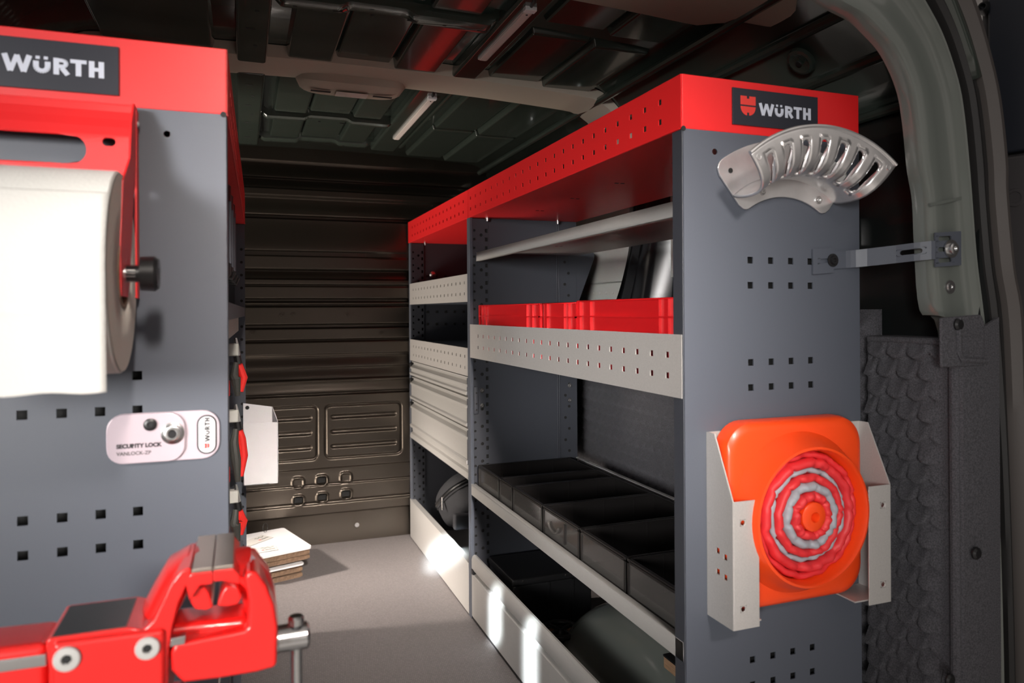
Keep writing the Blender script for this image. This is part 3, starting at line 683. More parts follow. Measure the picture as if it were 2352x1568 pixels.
# black open bins with smoked clear fronts
def bin_(x0, x1, y0, y1, z0, z1, label, handle=False):
    t = thing('storage_bin', label, 'bin', ((x0+x1)/2, (y0+y1)/2, z0), group='black bins on the bin shelf')
    ox, oy, oz = t.location; X0, X1, A, Bq, H = x0-ox, x1-ox, y0-oy, y1-oy, z1-z0; w_ = .0025
    A += .0015; Bq -= .0015
    B('body', BINM, t, (X1-w_, X1, A, Bq, 0, H), (X0, X1, A, A+w_, 0, H), (X0, X1, Bq-w_, Bq, 0, H), (X0, X1, A, Bq, 0, .0025), (X0, X0+w_, A, Bq, 0, .012), bev=.0006)
    B('rim', BINM, t, (X0, X1, A-.001, A+.006, H-.003, H), (X0, X1, Bq-.006, Bq+.001, H-.003, H), (X1-.006, X1, A, Bq, H-.003, H), (X0-.001, X0+.006, A, Bq, H-.004, H), bev=.0008)
    f = B('label_front', SMOKE, t, (X0-.0005, X0+.0015, A+.006, Bq-.006, .010, H-.004)); f['label'] = 'smoked clear front window'
    B('front_frame', BINM, t, (X0-.002, X0+.003, A, A+.008, .004, H), (X0-.002, X0+.003, Bq-.008, Bq, .004, H), (X0-.002, X0+.003, A, Bq, .003, .010), (X0-.002, X0+.003, A, Bq, H-.010, H-.004), bev=.001)
    for k in range(3):
        for ya in (A+w_, Bq-w_-.002): B('inner_rib', BINM, t, (X0+.08+k*.09, X0+.083+k*.09, ya, ya+.002, .003, H-.003))
    if handle:
        bm = bmesh.new(); yc = Bq-.07; pts = [(X0-.004, yc-.03*math.cos(PI*q/12), H*.62-.018*math.sin(PI*q/12)) for q in range(13)]; tube(bm, pts, .003, 6); bmesh.ops.recalc_face_normals(bm, faces=bm.faces); link('grip', SMOKE, t) if False else link('grip', bm, SMOKE, t, smooth=True)
        B('slot_bar', BINM, t, (X0-.004, X0, A+.075, A+.082, .02, H-.012), bev=.001)
bl = [(1.066, 1.286, 'black bin with clear front nearest the end panel, partly hidden by it'), (1.290, 1.501, 'black bin with clear front, second from the end panel'), (1.505, 1.720, 'black bin with a curved moulded grip in its clear front'),
      (1.724, 1.941, 'black bin with framed clear front beside the narrow bin'), (1.945, 2.057, 'narrow black bin, half as wide as the others'), (2.061, 2.262, 'black bin against the divider, farthest of the six')]
for k, (a_, b_, lb) in enumerate(bl): bin_(.7195, 1.045, a_, b_, .4242, .507-.001*k, lb, k == 2)

# black case, hand wheel, wood
t = thing('storage_case', 'black hard case standing in the bottom drawer against the divider', 'case', (.88, 2.13, .018))
B('case_body', BLACK, t, (-.13, .13, -.10, .12, 0, .165), bev=.006); B('case_lid', BLACK, t, (-.133, .133, -.103, .123, .165, .185), bev=.004)
for x in (-.10, .04): Lt('stud', STEEL, t, (x, -.104, .178), (0, -1, 0), [(0, .003), (.002, .002)], 10)
B('case_rib', BLACK, t, (-.02, -.012, -.105, -.10, 0, .165), (.06, .068, -.105, -.10, 0, .165))
t = thing('wood_block', 'brown plywood board lying behind the drawer front beside the hand wheel', 'board', (.90, 1.93, .0182))
B('board', PLY, t, (-.09, .12, -.10, .085, .0, .030), bev=.001); B('metal_plate', ALUP, t, (.06, .12, -.06, .05, .030, .032), bev=.001); screw('bolt', STEEL, t, (.09, 0, .032), (0, 0, 1), .005, .003)
t = thing('hand_wheel', 'black round hand wheel knob lying on the plywood board', 'knob', (.845, 1.90, .0485))
Lt('hub', BLACK, t, (0, 0, 0), (0, 0, 1), [(0, .018), (.04, .018), (.045, .014), (.052, .013), (.052, .006), (.045, .006), (.045, 0)], 20)
bm = bmesh.new(); lathe(bm, (0, 0, .045), (0, 0, 1), [(.008*math.sin(q), .052+.009*math.cos(q)) for q in [2*PI*i/8 for i in range(8)]], 32, closed=True); link('rim', bm, BLACK, t, smooth=True)
for k in range(4): th = k*PI/2+.4; T('spoke', BLACK, t, [(.014*math.cos(th), .014*math.sin(th), .045), (.046*math.cos(th), .046*math.sin(th), .045)], .006, 8)
t = thing('wood_block', 'brown plywood offcut lying low beside the end panel of the near unit', 'board', at(1606, 1566, X=.86))
B('board', PLY, t, (-.02, .14, -.03, .10, -.012, .012), bev=.001); B('skin', BLACK, t, (-.021, .141, -.031, .101, .012, .016))

# soft bag
t = thing('tool_bag', 'black soft zipped bag leaning in the lowest bay of the far shelving unit', 'bag', (.82, 2.69, .172))
bm = bmesh.new(); bmesh.ops.create_icosphere(bm, subdivisions=4, radius=1)
for v in bm.verts:
    p = v.co.copy(); q = Vector([math.copysign(abs(c)**.62, c) for c in p]); q = Vector((q.x*.095, q.y*.175, q.z*.085)); q += q.normalized()*.004*noise.noise(p*3); v.co = q
R_ = Matrix.Rotation(math.radians(-28), 4, 'X')@Matrix.Rotation(math.radians(-18), 4, 'Y'); bmesh.ops.transform(bm, matrix=Matrix.Translation((-.01, .02, .11))@R_, verts=bm.verts); bg_ = link('body', bm, BAGM, t, smooth=True)
def bagp(s, r_, zz): return Matrix.Translation((-.01, .02, .11))@R_@Vector((math.copysign(abs(math.cos(s))**.62, math.cos(s))*.095*r_, math.copysign(abs(math.sin(s))**.62, math.sin(s))*.175*r_, zz))
for (zz, rad, rr_) in ((.030, .0045, 1.0), (.040, .003, .99), (.018, .003, 1.005)):
    T('zip_seam', BLACK if rad > .004 else BAGM, t, [bagp(2*PI*i/40, rr_, zz) for i in range(41)], rad, 6)
zp = bagp(PI*1.02, 1.03, .03); B('zip_pull', STEEL, t, (zp.x-.004, zp.x+.003, zp.y-.006, zp.y+.006, zp.z-.045, zp.z+.004), bev=.002)
B('side_flap', BAGM, t, (-.10, -.02, -.13, -.10, .03, .09), bev=.01)
t = thing('light_block', 'pale grey flat block lying under the black bag behind the bottom panel', 'block', (.80, 2.38, .0145))
B('block', GREYP, t, (-.06, .10, -.05, .06, 0, .125), bev=.003)

# ================================================================ THINGS ON THE RIGHT END PANEL
# grinder holder (cast comb)
t = thing('grinder_holder', 'polished aluminium fan shaped tool holder with slots screwed to right end panel', 'tool holder', (.907, Y0-.0014, 1.060))
R0, A0, A1 = .176, math.radians(51), math.radians(129)
def sect(pr_, a0, a1):
    L = [0]
    for p, q in zip(pr_, pr_[1:]): L.append(L[-1]+math.dist(p, q))
    def mp(u, v):
        s = max(0, min(L[-1], v)); i = 0
        while i < len(L)-2 and s > L[i+1]: i += 1
        f = (s-L[i])/(L[i+1]-L[i]); y = pr_[i][0]+(pr_[i+1][0]-pr_[i][0])*f; r = pr_[i][1]+(pr_[i+1][1]-pr_[i][1])*f
        return (r*math.cos(u), y, r*math.sin(u))
    return mp, L[-1]
mp, L_ = sect([(-.002, .140), (-.002, .240)], A0, A1)
def backmap(u, v):                                     # rounded corners at the four ends
    r = .140+v; e = min(u-A0, A1-u)*r; c = min(v, .10-v); k = .018
    if e < k and c < k:
        pass
    return (r*math.cos(u), -.002, r*math.sin(u))
bm = bmesh.new(); N = 60; pts = []
def corner(cx_, cr, a, b): pass
arc_o = [(.240, A0+(A1-A0)*i/N) for i in range(N+1)]; arc_i = [(.140, A0+(A1-A0)*i/N) for i in range(N+1)]
ring = []
for i in range(N+1):
    ang = A0+(A1-A0)*i/N; e = min(i, N-i)/N*(A1-A0)*.2; k = .020; cut = k-math.sqrt(max(0, k*k-(k-min(e, k))**2)) if e < k else 0
    ring.append((.140+cut*.9, .240-cut, ang))
rows = [[bm.verts.new((r*math.cos(a_), -.001, r*math.sin(a_))) for r in (ri, ri+(ro-ri)*.33, ri+(ro-ri)*.66, ro)] for ri, ro, a_ in ring]
for A, Bq in zip(rows, rows[1:]):
    for k in range(3): bm.faces.new((A[k], A[k+1], Bq[k+1], Bq[k]))
bmesh.ops.recalc_face_normals(bm, faces=bm.faces); link('back_plate', bm, POL, t, solid=.004, offs=1, bev=.0012)
pr3 = [(-.003, .176), (-.015, .172), (-.030, .170), (-.050, .170), (-.066, .1725), (-.078, .178), (-.088, .188), (-.094, .200), (-.098, .214), (-.100, .228), (-.101, .242)]
mp, L_ = sect(pr3, A0, A1)
# parameter space scaled so slots keep shape: u in "metres" along arc at r=.21
RS = .21; mpu = lambda u, v: mp(u/RS, v)
n_s = 7; du = (A1-A0-.10)/n_s
sl = [((A0+.05+du*(k+.5))*RS, L_*.64, .0080, .0330) for k in range(n_s)]
PS('comb', POL, t, A0*RS, A1*RS, 0, L_, [], sl, mpu, .0045, step=.006, ng=18, pad=1.12, smooth='a')['label'] = 'curved front plate with seven rounded slots'
T('bead', POL, t, [(.2425*math.cos(a_), -.102, .2425*math.sin(a_)) for a_ in [A0+(A1-A0)*i/40 for i in range(41)]], .0035, 8)
for (a_, r_) in ((62, .157), (109, .157)): screw('screw', STEEL, t, (r_*math.cos(math.radians(a_)), -.005, r_*math.sin(math.radians(a_))), (0, -1, 0), .005, .005)
Lt('rivet_hole', DARK, t, (.215*math.cos(math.radians(123)), -.0055, .215*math.sin(math.radians(123))), (0, -1, 0), [(0, .0045), (.0006, .0045)], 14)
for a_ in (53.5, 126.5): Lt('dimple', POL, t, (.228*math.cos(math.radians(a_)), -.1015, .228*math.sin(math.radians(a_))), (0, -1, 0), [(0, .0055), (.0015, .005), (.0015, .004), (.0005, .0038), (.0005, 0)], 14)

# cone bracket
t = thing('cone_bracket', 'open aluminium bracket with folded flanges holding the orange cone on right end panel', 'bracket', (.905, Y0-.0014, .48))
ox, oy, oz = t.location
def side(x, s, hl):
    mpx = lambda y, z: (x-ox, y-oy, z-oz)
    # web: slopes back above z=.69
    PS('web', ALUP, t, .980, Y0-.002, .482, .690, hl, [], mpx, .0025)
    P('web', ALUP, t, [(x-ox-.00125, .980-oy, .690-oz), (x-ox-.00125, 1.028-oy, .793-oz), (x-ox-.00125, Y0-.002-oy, .793-oz), (x-ox-.00125, Y0-.002-oy, .690-oz)], (.0025, 0, 0))
    x0, x1 = sorted((x, x+s*.050))
    PS('flange', ALUP, t, x0, x1, .482, .690, [], [(x+s*.018, .655, .0042, .0042), (x+s*.018, .515, .0042, .0042)], lambda u, v: (u-ox, .980-oy, v-oz), .0025, bev=.0008)
side(.742, 1, [(1.020, .60, .0048, .0048), (1.000, .595, .0048, .0048), (1.020, .565, .0048, .0048), (1.000, .562, .0048, .0048)]); side(1.076, -1, [])
B('back_plate', ALUP, t, (.742-ox, 1.076-ox, Y0-.004-oy, Y0-.0016-oy, .62-oz, .793-oz), bev=.0006)
for xa_, xb_ in ((1.0, 1.076), (.744, .80)): B('bottom_ledge', ALUP, t, (xa_-ox, xb_-ox, .985-oy, Y0-.002-oy, .488-oz, .4905-oz))
# folding cone
t = thing('folding_cone', 'collapsed orange traffic cone with square base and red and grey fabric rings', 'traffic cone', (.900, 1.022, .4915))
zc, hs, hh = .160, .147, .159
def rrect(hw, hh_, r, n=8):
    L = []
    for cx_, cz_, a0 in ((hw-r, hh_-r, 0), (-hw+r, hh_-r, 90), (-hw+r, -hh_+r, 180), (hw-r, -hh_+r, 270)):
        for i in range(n+1): a_ = math.radians(a0+90*i/n); L.append((cx_+r*math.cos(a_), cz_+r*math.sin(a_)))
    return L
bm = bmesh.new(); rows = []
for (s, y) in ((1.0, .022), (1.0, .004), (.985, -.006), (.95, -.011), (.90, -.013)):
    rows.append([bm.verts.new((x*s, y, zc+z*s)) for x, z in rrect(hs, hh, .050)])
n = len(rows[0])
for A, Bq in zip(rows, rows[1:]):
    for k in range(n): bm.faces.new((A[k], A[(k+1) % n], Bq[(k+1) % n], Bq[k]))
bm.faces.new(rows[0]); bm.faces.new(rows[-1]); bmesh.ops.recalc_face_normals(bm, faces=bm.faces); link('base', bm, ORANGE, t, smooth='a')
Cc = Vector((0, -.012, zc)); AX = (0, -1, 0)
Lt('collar', ORANGE, t, Cc, AX, [(0, .139), (.004, .137), (.012, .131), (.034, .121), (.040, .118), (.041, .114), (.036, .111), (.0, .109)], 64)
rings_ = [(1.0, FABR, .030), (.89, FABR, .036), (.745, FABG, .032), (.667, FABR, .040), (.536, FABG, .044), (.388, FABR, .050)]
bounds = [.108, .0965, .0810, .0715, .0575, .0420, .0265]
for i, (f, mt, pr_) in enumerate(rings_):
    ro, ri = bounds[i], bounds[i+1]; rm, hw = (ro+ri)/2, (ro-ri)/2+.0004; sd = random.random()*10; nf = 11-i
    prof_ = [(pr_*.2+hw*1.5*math.sin(q), rm+hw*math.cos(q)) for q in [2*PI*k/12 for k in range(12)]]
    def md(th, k, r, tt, sd=sd, nf=nf, rm=rm, pr_=pr_):
        w1 = noise.noise(Vector((math.cos(th)*nf*.55, math.sin(th)*nf*.55, sd))); w2 = noise.noise(Vector((math.cos(th)*nf*1.6, math.sin(th)*nf*1.6, sd+5+k*.25)))
        n2 = nf+3; ph = (th+sd+.25*w1) % (2*PI/n2); fct = rm*(math.cos(PI/n2)/math.cos(ph-PI/n2)-1)*1.0+rm*.012
        cr = math.exp(-(min(ph, 2*PI/n2-ph)/.05)**2); return r+fct+.0022*w1+.0008*w2, tt+pr_*.35+.003*w1-.0045*cr+.0015*w2
    bm = bmesh.new(); lathe(bm, Cc+Vector((0, 0, 0)), AX, prof_, 96, mod=md, closed=True)
    o = link('fabric_ring', bm, mt, t, smooth=True); o['label'] = 'red fabric ring' if mt is FABR else 'silver grey reflective fabric ring'
Lt('fabric_bed', FABR, t, Cc, AX, [(.0, .109), (.008, .108), (.012, .02)], 32)
Lt('cap', ORANGE, t, Cc, AX, [(0, .020), (.030, .025), (.037, .0245), (.040, .020), (.040, .009), (.036, .0078), (.02, .0075), (.02, 0)], 32)['label'] = 'round orange cap with a hole'

# strap bracket between end panel and door frame
t = thing('strap_bracket', 'slotted dark grey steel strap joining the right end panel to the door frame', 'bracket', (.969, 1.045, 1.087))
ox, oy, oz = t.location
path = [(.969, 1.0475), (1.045, 1.0475), (1.060, 1.043), (1.075, 1.028), (1.10, .985), (1.113, .955), (1.129, .935), (1.190, .931)]
PL = [0]
for p, q in zip(path, path[1:]): PL.append(PL[-1]+math.dist(p, q))
def sp(u, v):
    i = 0
    while i < len(PL)-2 and u > PL[i+1]: i += 1
    f = (u-PL[i])/(PL[i+1]-PL[i]); x = path[i][0]+(path[i+1][0]-path[i][0])*f; y = path[i][1]+(path[i+1][1]-path[i][1])*f
    return (x-ox, y-oy, v+.020*u/PL[-1])
e1, e2 = PL[1]*.62, PL[-1]-.066
PS('strap_end', SLATE, t, 0, e1, -.023, .023, [], [(.032, 0, .016, .004)], sp, .003, bev=.001)
PS('strap', SLATE, t, e1, PL[-2]+.004, -.016, .016, [], [(PL[-2]-.034, .001, .018, .0045)], sp, .003, step=.01)
PS('strap_end', SLATE, t, PL[-2]+.004, PL[-1], -.030, .030, [], [(PL[-1]-.040, 0, .012, .004), (PL[-1]-.036, .019, .015, .004), (PL[-1]-.036, -.019, .015, .004)], sp, .003, bev=.001)
screw('screw', BLACK, t, Vector(sp(.044, 0))+Vector((0, -.002, 0)), (0, -1, 0), .008, .006)
q = sp(PL[-1]-.024, 0); Lt('washer', STEEL, t, Vector(q)+Vector((0, -.002, 0)), (0, -1, 0), [(0, .016), (.002, .016), (.0022, .011), (.008, .010), (.009, .008), (.009, .004), (.006, .004), (.006, 0)], 24)

# ================================================================ ROOF LIGHT STRIPS
for (x, y0, y1, lb) in ((.597, 1.48, 1.825, 'slim pale light strip on the roof, nearer the rear door'), (.557, 2.20, 2.77, 'slim pale light strip on the roof, beyond the beige bow')):
    z = 1.671; t = thing('light_strip', lb, 'light', (x, y0, z), group='light strips on the roof')
    L2 = y1-y0
    B('channel', ALU, t, (-.013, .013, 0, L2, -.010, .004), bev=.0015); B('diffuser', LEDM, t, (-.0095, .0085, .018, L2-.004, -.0125, -.010), bev=.001); B('end_cap', WHITE, t, (-.0135, .0135, -.002, .016, -.013, .004), bev=.001)
    Lt('screw', BLACK, t, (0, .026, -.0125), (0, 0, -1), [(0, .003), (.0015, .002)], 8)
    T('cable', BLACK, t, [(0, .0, -.004), (-.004, -.03, -.006), (-.018, -.07, .002), (-.02, -.11, .02)], .004, 8)

# ================================================================ LEFT SHELVING
RZ = -math.radians(1.2); LO = Vector((-.0184, 1.080, 0)); LZT, LZB = 1.3640, 1.2735
RM = Matrix.Translation(LO)@Matrix.Rotation(RZ, 4, 'Z')
def LW(x, y, z): return RM@Vector((x, y, z))
left = thing('shelving_unit', 'slate grey van shelving unit with red top, left side, behind the red vise', 'shelving unit', LO, RZ)
LY = 1.31
red_top(left, -.385, 0, 0, LY, LZB, LZT, 24, .06, side=1)
B('tray_end', RED, left, (-.385, 0, -.0015, .001, LZB, LZT), bev=.0012)['label'] = 'plain red end cap of the top tray'
logo_plate(left, -.318, -.0015, LZB+.0135)
# holes: found from the photograph on this panel
lh = []
for z in ():
    pass
def loc_on(px, py):
    a_ = at(px, py, Y=1); r = a_-Vector((0, 0, 1)); M = RM.inverted(); o = M@Vector((0, 0, 1)); d = M.to_3x3()@r; s = (-.0-o.y)/d.y; return o+d*s
h0 = loc_on(316, 940); hx_l = h0.x; zz_l = [loc_on(316, 862).z, loc_on(316, 941).z, loc_on(318, 1173).z, loc_on(319, 1249).z]
lh = [(hx_l-.0439*i, z, .0060, .0060) for i in range(5) for z in zz_l+[zz_l[3]-.22, zz_l[3]-.264]]
rh = loc_on(384, 308)
PS('end_panel', SLATE, left, -.385, -.001, 0, LZB, lh, [(rh.x, rh.z, .0045, .0045)], lambda u, v: (u, 0, v), .0025)
B('panel_backing', DARK, left, (-.36, -.10, .05, .052, .15, 1.0)); B('end_fold', SLATE, left, (-.003, 0, 0, .030, 0, LZB-.001), bev=.001)
Lt('corner_notch', DARK, left, (-.004, -.0017, LZB), (0, -1, 0), [(0, .004), (.0008, .004)], 12)
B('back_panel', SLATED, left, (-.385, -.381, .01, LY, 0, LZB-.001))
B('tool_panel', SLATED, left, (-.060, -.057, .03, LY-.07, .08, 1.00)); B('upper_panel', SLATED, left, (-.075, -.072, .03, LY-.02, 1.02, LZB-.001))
# far uprights with drilled edge
n_ = 30; PS('drilled_strip', SLATE, left, -.030, 0, .02, LZB-.003, [], [(-.010, .05+k*.0395, .0045, .0045) for k in range(n_)], lambda u, v: (u, LY-.006, v), ng=8, pad=1.2)
B('end_panel', SLATED, left, (-.385, 0, LY-.002, LY, 0, LZB-.001))
B('strip_backing', DARK, left, (-.030, -.002, LY-.0035, LY-.003, .02, 1.26))
PS('drilled_strip', SLATE, left, -.050, -.018, .10, 1.0, [], [(-.028, .12+k*.0395, .0045, .0045) for k in range(22)], lambda u, v: (u, .92, v), ng=8, pad=1.2)
B('shelf', SLATE, left, (-.380, -.002, .01, LY-.01, 1.012, 1.016), (-.004, -.001, .01, LY-.01, .990, 1.016)); B('lip', ALU, left, (-.012, -.009, .30, .90, .955, .990), bev=.001)
B('shelf', SLATE, left, (-.380, -.01, .01, LY-.01, .30, .304), (-.380, -.01, .01, LY-.01, .02, .024))

# tube tools hanging in the left unit
for k, (y, lb) in enumerate(((.42, 'dark metal tube tool hanging nearest the left end panel'), (.55, 'dark metal tube tool hanging in the middle of the three'), (.68, 'dark metal tube tool hanging farthest into the left unit'))):
    p = LW(-.024, y, 1.065); t = thing('tube_tool', lb, 'tool', p, group='tube tools under the left red top')
    Lt('tube', SLATE, t, (0, 0, .03), (0, 0, 1), [(0, .011), (.12, .011)], 14); Lt('rod', SLATE, t, (.012, .004, .03), (0, 0, 1), [(0, .004), (.13, .004)], 10)
    Lt('cap', BLACK, t, (0, 0, .15), (0, 0, 1), [(0, .015), (.028, .015), (.033, .010)], 14); Lt('foot', BLACK, t, (0, 0, 0), (0, 0, 1), [(0, .009), (.01, .014), (.03, .014), (.034, .009)], 14)
    T('clip', BLACK, t, [(-.01, 0, .01), (.015, .01, .0), (.02, .02, .014)], .004, 6)
# pliers with red and black grips in clips
pl_l = ['pliers with red and grey grips in the highest clip beside left end panel', 'pliers with red and grey grips hanging next to the white box', 'pliers with red and grey grips in the lowest clip just above the vise']
for k, (pz, pz2) in enumerate(((776, 905), (928, 1100), (1112, 1236))):
    c = at(541, pz, Y=1.75); h = (pz2-pz)*1.66/F_
    t = thing('pliers', pl_l[k], 'pliers', (c.x, c.y, c.z-h), group='pliers clipped to the left unit')
    B('clip', GREYP, t, (-.030, .006, -.012, .012, h-.040, h-.012), bev=.003); B('clip_base', GREYP, t, (-.040, -.020, -.016, .016, h-.08, h-.004), bev=.002)
    T('jaw', STEEL, t, [(.0, 0, h), (.002, 0, h-.02), (.004, 0, h-.045)], [.003, .006, .008], 8)
    T('neck', BLACK, t, [(.003, 0, h-.040), (.006, 0, h-.058)], .0085, 10)
    T('handle', PLYRED, t, [(.006, .004, h-.052), (.013, .010, h-.08), (.016, .014, h*.30), (.010, .012, .006)], [.006, .009, .010, .006], 10)['label'] = 'red grip'
    T('handle', GRIP, t, [(.0, -.006, h-.055), (-.004, -.014, h-.085), (.0, -.018, h*.30), (.004, -.012, 0)], [.006, .010, .011, .006], 10)['label'] = 'dark grey grip'
    B('red_tab', PLYRED, t, (-.022, -.012, -.018, -.012, .0, .035), bev=.002)
# white brochure box
A_ = at(555, 960, Y=2.26); Bp = at(639, 958, Y=2.26); t = thing('brochure_box', 'white folded metal brochure holder hooked on the far end of left unit', 'holder', (A_.x+.004, 2.26, .497))
wx = Bp.x-A_.x-.004; hz = .678-.497
B('front_face', WHITE, t, (0, wx, 0, .002, 0, hz), bev=.0006)
P('back_face', WHITE, t, [(0, .085, 0), (wx-.012, .085, 0), (wx-.012, .085, hz+.035), (0, .085, hz+.05)], (0, .002, 0)); P('side_face', WHITE, t, [(wx-.002, 0, 0), (wx-.014, .085, 0), (wx-.014, .085, hz+.035), (wx-.002, 0, hz)], (.002, 0, 0)); P('side_face', WHITE, t, [(0, 0, 0), (0, .085, 0), (0, .085, hz+.05), (0, 0, hz)], (.002, 0, 0))
B('base', WHITE, t, (0, wx-.012, 0, .085, 0, .002)); Lt('fixing', BLACK, t, (.012, .0845, hz+.036), (0, -1, 0), [(0, .006), (.003, .005)], 12)

# ---- paper roll, holder
XRl = -.131; rc_ = Vector((0, .957, 1.047)); Rr = .117
hd = thing('roll_holder', 'red sheet metal paper roll holder with long slot, screwed to left end panel', 'holder', LW(-.11, -.002, 1.02))
ho = Vector(hd.location)
pz0, pz1 = 1.165-ho.z, 1.271-ho.z
PS('back_plate', RED, hd, -.32, -.003, pz0, pz1, [], [(-.175, pz0+.040, .122, .0185), (-.028, pz0+.052, .0075, .0055)], lambda u, v: (u, -.03-.045*(1-min(1, (v-pz0)/.06)) if False else -.040+.02*sst(pz0+.05, pz1, v), v), .0025, step=.012, ng=16, pad=1.12)
B('top_flange', RED, hd, (-.32, -.002, -.022, .0, pz1-.002, pz1), bev=.0008)
P('side_arm', RED, hd, [(0, -.002, pz1), (0, -.030, pz1), (0, -.055, pz1-.03), (0, -.072, pz1-.08), (0, -.130, pz0-.01), (0, -.150, .06), (0, -.150, .0), (0, -.095, -.0), (0, -.080, .02), (0, -.030, pz0+.02), (0, -.002, pz0+.06)], (-.0025, 0, 0), bev=.0006)
P('side_arm', RED, hd, [(-.002, -.020, pz1-.005), (-.002, -.022, .0), (.001, -.022, .0), (.001, -.020, pz1-.005)], (0, .02, 0), bev=.0006)
# rod and knob
T('rod', STEEL, hd, [(-.33, rc_.y-ho.y, rc_.z-ho.z), (.012, rc_.y-ho.y, rc_.z-ho.z)], .010, 16)
Lt('knob', BLACK, hd, (.002, rc_.y-ho.y, rc_.z-ho.z), (1, 0, 0), [(0, .010), (.014, .010), (.015, .020), (.030, .021), (.034, .018), (.034, .008), (.03, .007), (.03, 0)], 20, smooth='a')
screw('screw', STEEL, hd, (.001, -.010, pz1-.022), (1, 0, 0), .004, .002)
pr_o = thing('paper_roll', 'large white perforated paper towel roll on the red holder', 'paper roll', (XRl, rc_.y, rc_.z))
bm = bmesh.new(); lathe(bm, (0, 0, 0), (-1, 0, 0), [(0, .040), (0, Rr-.002), (.002, Rr), (.27, Rr), (.272, Rr-.002), (.272, .040)], 72, mod=lambda th, k, r, t_: (r+(.0008*math.sin(th*3+1) if r > .05 else 0), t_), closed=True)
link('roll', bm, PAPER, pr_o, smooth='a')
for q, rr2 in enumerate((.055, .070, .085, .10)): pass
bm = bmesh.new(); lathe(bm, (0.0005, 0, 0), (1, 0, 0), [(0, .0405), (.0006, Rr-.002)], 64)
bm2 = bmesh.new(); lathe(bm2, (0.0, 0, 0), (1, 0, 0), [(0, .041), (.0012, .041), (.0016, .08), (.001, Rr-.003)], 64); bmesh.ops.delete(bm2, geom=[f for f in bm2.faces if len(f.verts) > 4], context='FACES'); bm.free()
link('roll_end', bm2, PAPERS, pr_o, smooth=True)
bm = bmesh.new(); lathe(bm, (.002, 0, 0), (-1, 0, 0), [(0, .036), (0, .0405), (.27, .0405), (.27, .036)], 48, closed=True); link('core_tube', bm, CARD, pr_o, smooth='a')['label'] = 'brown cardboard core'
# hanging sheet: leaves the roll at the front and falls
zend = .920-rc_.z
us = lin(-.272, .0, .008); vsh = lin(0, 1, 1/40)
def sheet(u, v):
    s = v*(.10+abs(zend)); th0 = .75
    if s < .10: th = th0*(1-s/.10); y, z = -(Rr+.0015)*math.cos(th), (Rr+.0015)*math.sin(th)
    else: y, z = -(Rr+.0015)+.006*sst(.10, .25, s)+.002*math.sin(u*22)*sst(.12, .24, s), -(s-.10)
    perf_ = -.0012*math.exp(-((s-.145)/.003)**2)*(.6+.4*math.sin(u*250))
    return (u+.0005, y-perf_*-1, z+.0012*math.sin(u*90)*(v > .99))
sh = hfield('loose_sheet', PAPER, us, lin(0, 1, 1/110), sheet, pr_o); sh.modifiers.new('s', 'SOLIDIFY').thickness = .0005

# ---- security lock plate
c0 = loc_on(378, 1001); t = thing('security_lock', 'pinkish clear security lock cover with key cylinder on left end panel', 'lock', LW(c0.x, -.0014, c0.z), RZ+0)
def rrp(name, mt, hw, hh_, r, y0, y1, cx_=0, **k): return P(name, mt, t, [(x+cx_, y0, z) for x, z in rrect(hw, hh_, r, 6)], (0, y1-y0, 0), **k)
rrp('base', PINK, .069, .033, .022, -.004, 0, bev=.001); rrp('cover', PINK, .047, .0325, .020, -.009, -.004, -.021, bev=.0015)
rrp('badge_ring', BLACK, .0125, .0265, .0122, -.0052, -.004, .053); rrp('badge', WHITE, .0105, .0245, .0102, -.0056, -.0052, .053)
bm = bmesh.new(); wordmark(bm, lambda u, v: (.0575-v-.0005, -.0060, -.010+u), .0068); spread(bm, (0, -1, 0)); link('badge_lettering', bm, BLACK, t)['label'] = 'small word WÜRTH running upwards'
bm = bmesh.new(); emblem(bm, lambda u, v: (.0575-v-.0005, -.0060, -.0185+u), .0065, .0070); link('badge_emblem', bm, EMB, t)
RX = Matrix.Rotation(PI/2, 4, 'X')
text_mesh('lettering', 'SECURITY LOCK', .0072, BLACK, t, Matrix.Translation((-.056, -.0094, -.0115))@RX, .0004); text_mesh('lettering', 'VANLOCK-ZP', .0066, GRIP, t, Matrix.Translation((-.056, -.0094, -.021))@RX, .0001)
Lt('grommet', BLACK, t, (-.016, -.009, .018), (0, -1, 0), [(0, .008), (.003, .008), (.004, .006), (.004, .003), (.002, .003), (.002, 0)], 20)
Lt('key_cylinder', STEEL, t, (.011, -.009, .005), (0, -1, 0), [(0, .0145), (.002, .0145), (.003, .012), (.006, .011), (.007, .009), (.0065, .005), (.003, .004), (.003, 0)], 6 if False else 24)
Lt('keyhole', BLACK, t, (.011, -.0122, .004), (0, -1, 0), [(0, .0052), (.0045, .005), (.0045, 0)], 14)

# ================================================================ VISE
vo = at(300, 1568, Y=.84); t = thing('bench_vise', 'red cast steel bench vise with steel jaw tops, in front of left shelving unit', 'vise', (vo.x, .84, vo.z))
VO = Vector(t.location)
def vp(L, Y): return [at(p, q, Y=Y)-VO for p, q in L]
VF = .800
def vpr(name, mt, L, y0, y1, **k): return P(name, mt, t, [Vector((p.x, y0-VO.y, p.z)) for p in vp(L, y0)], (0, y1-y0, 0), **k)
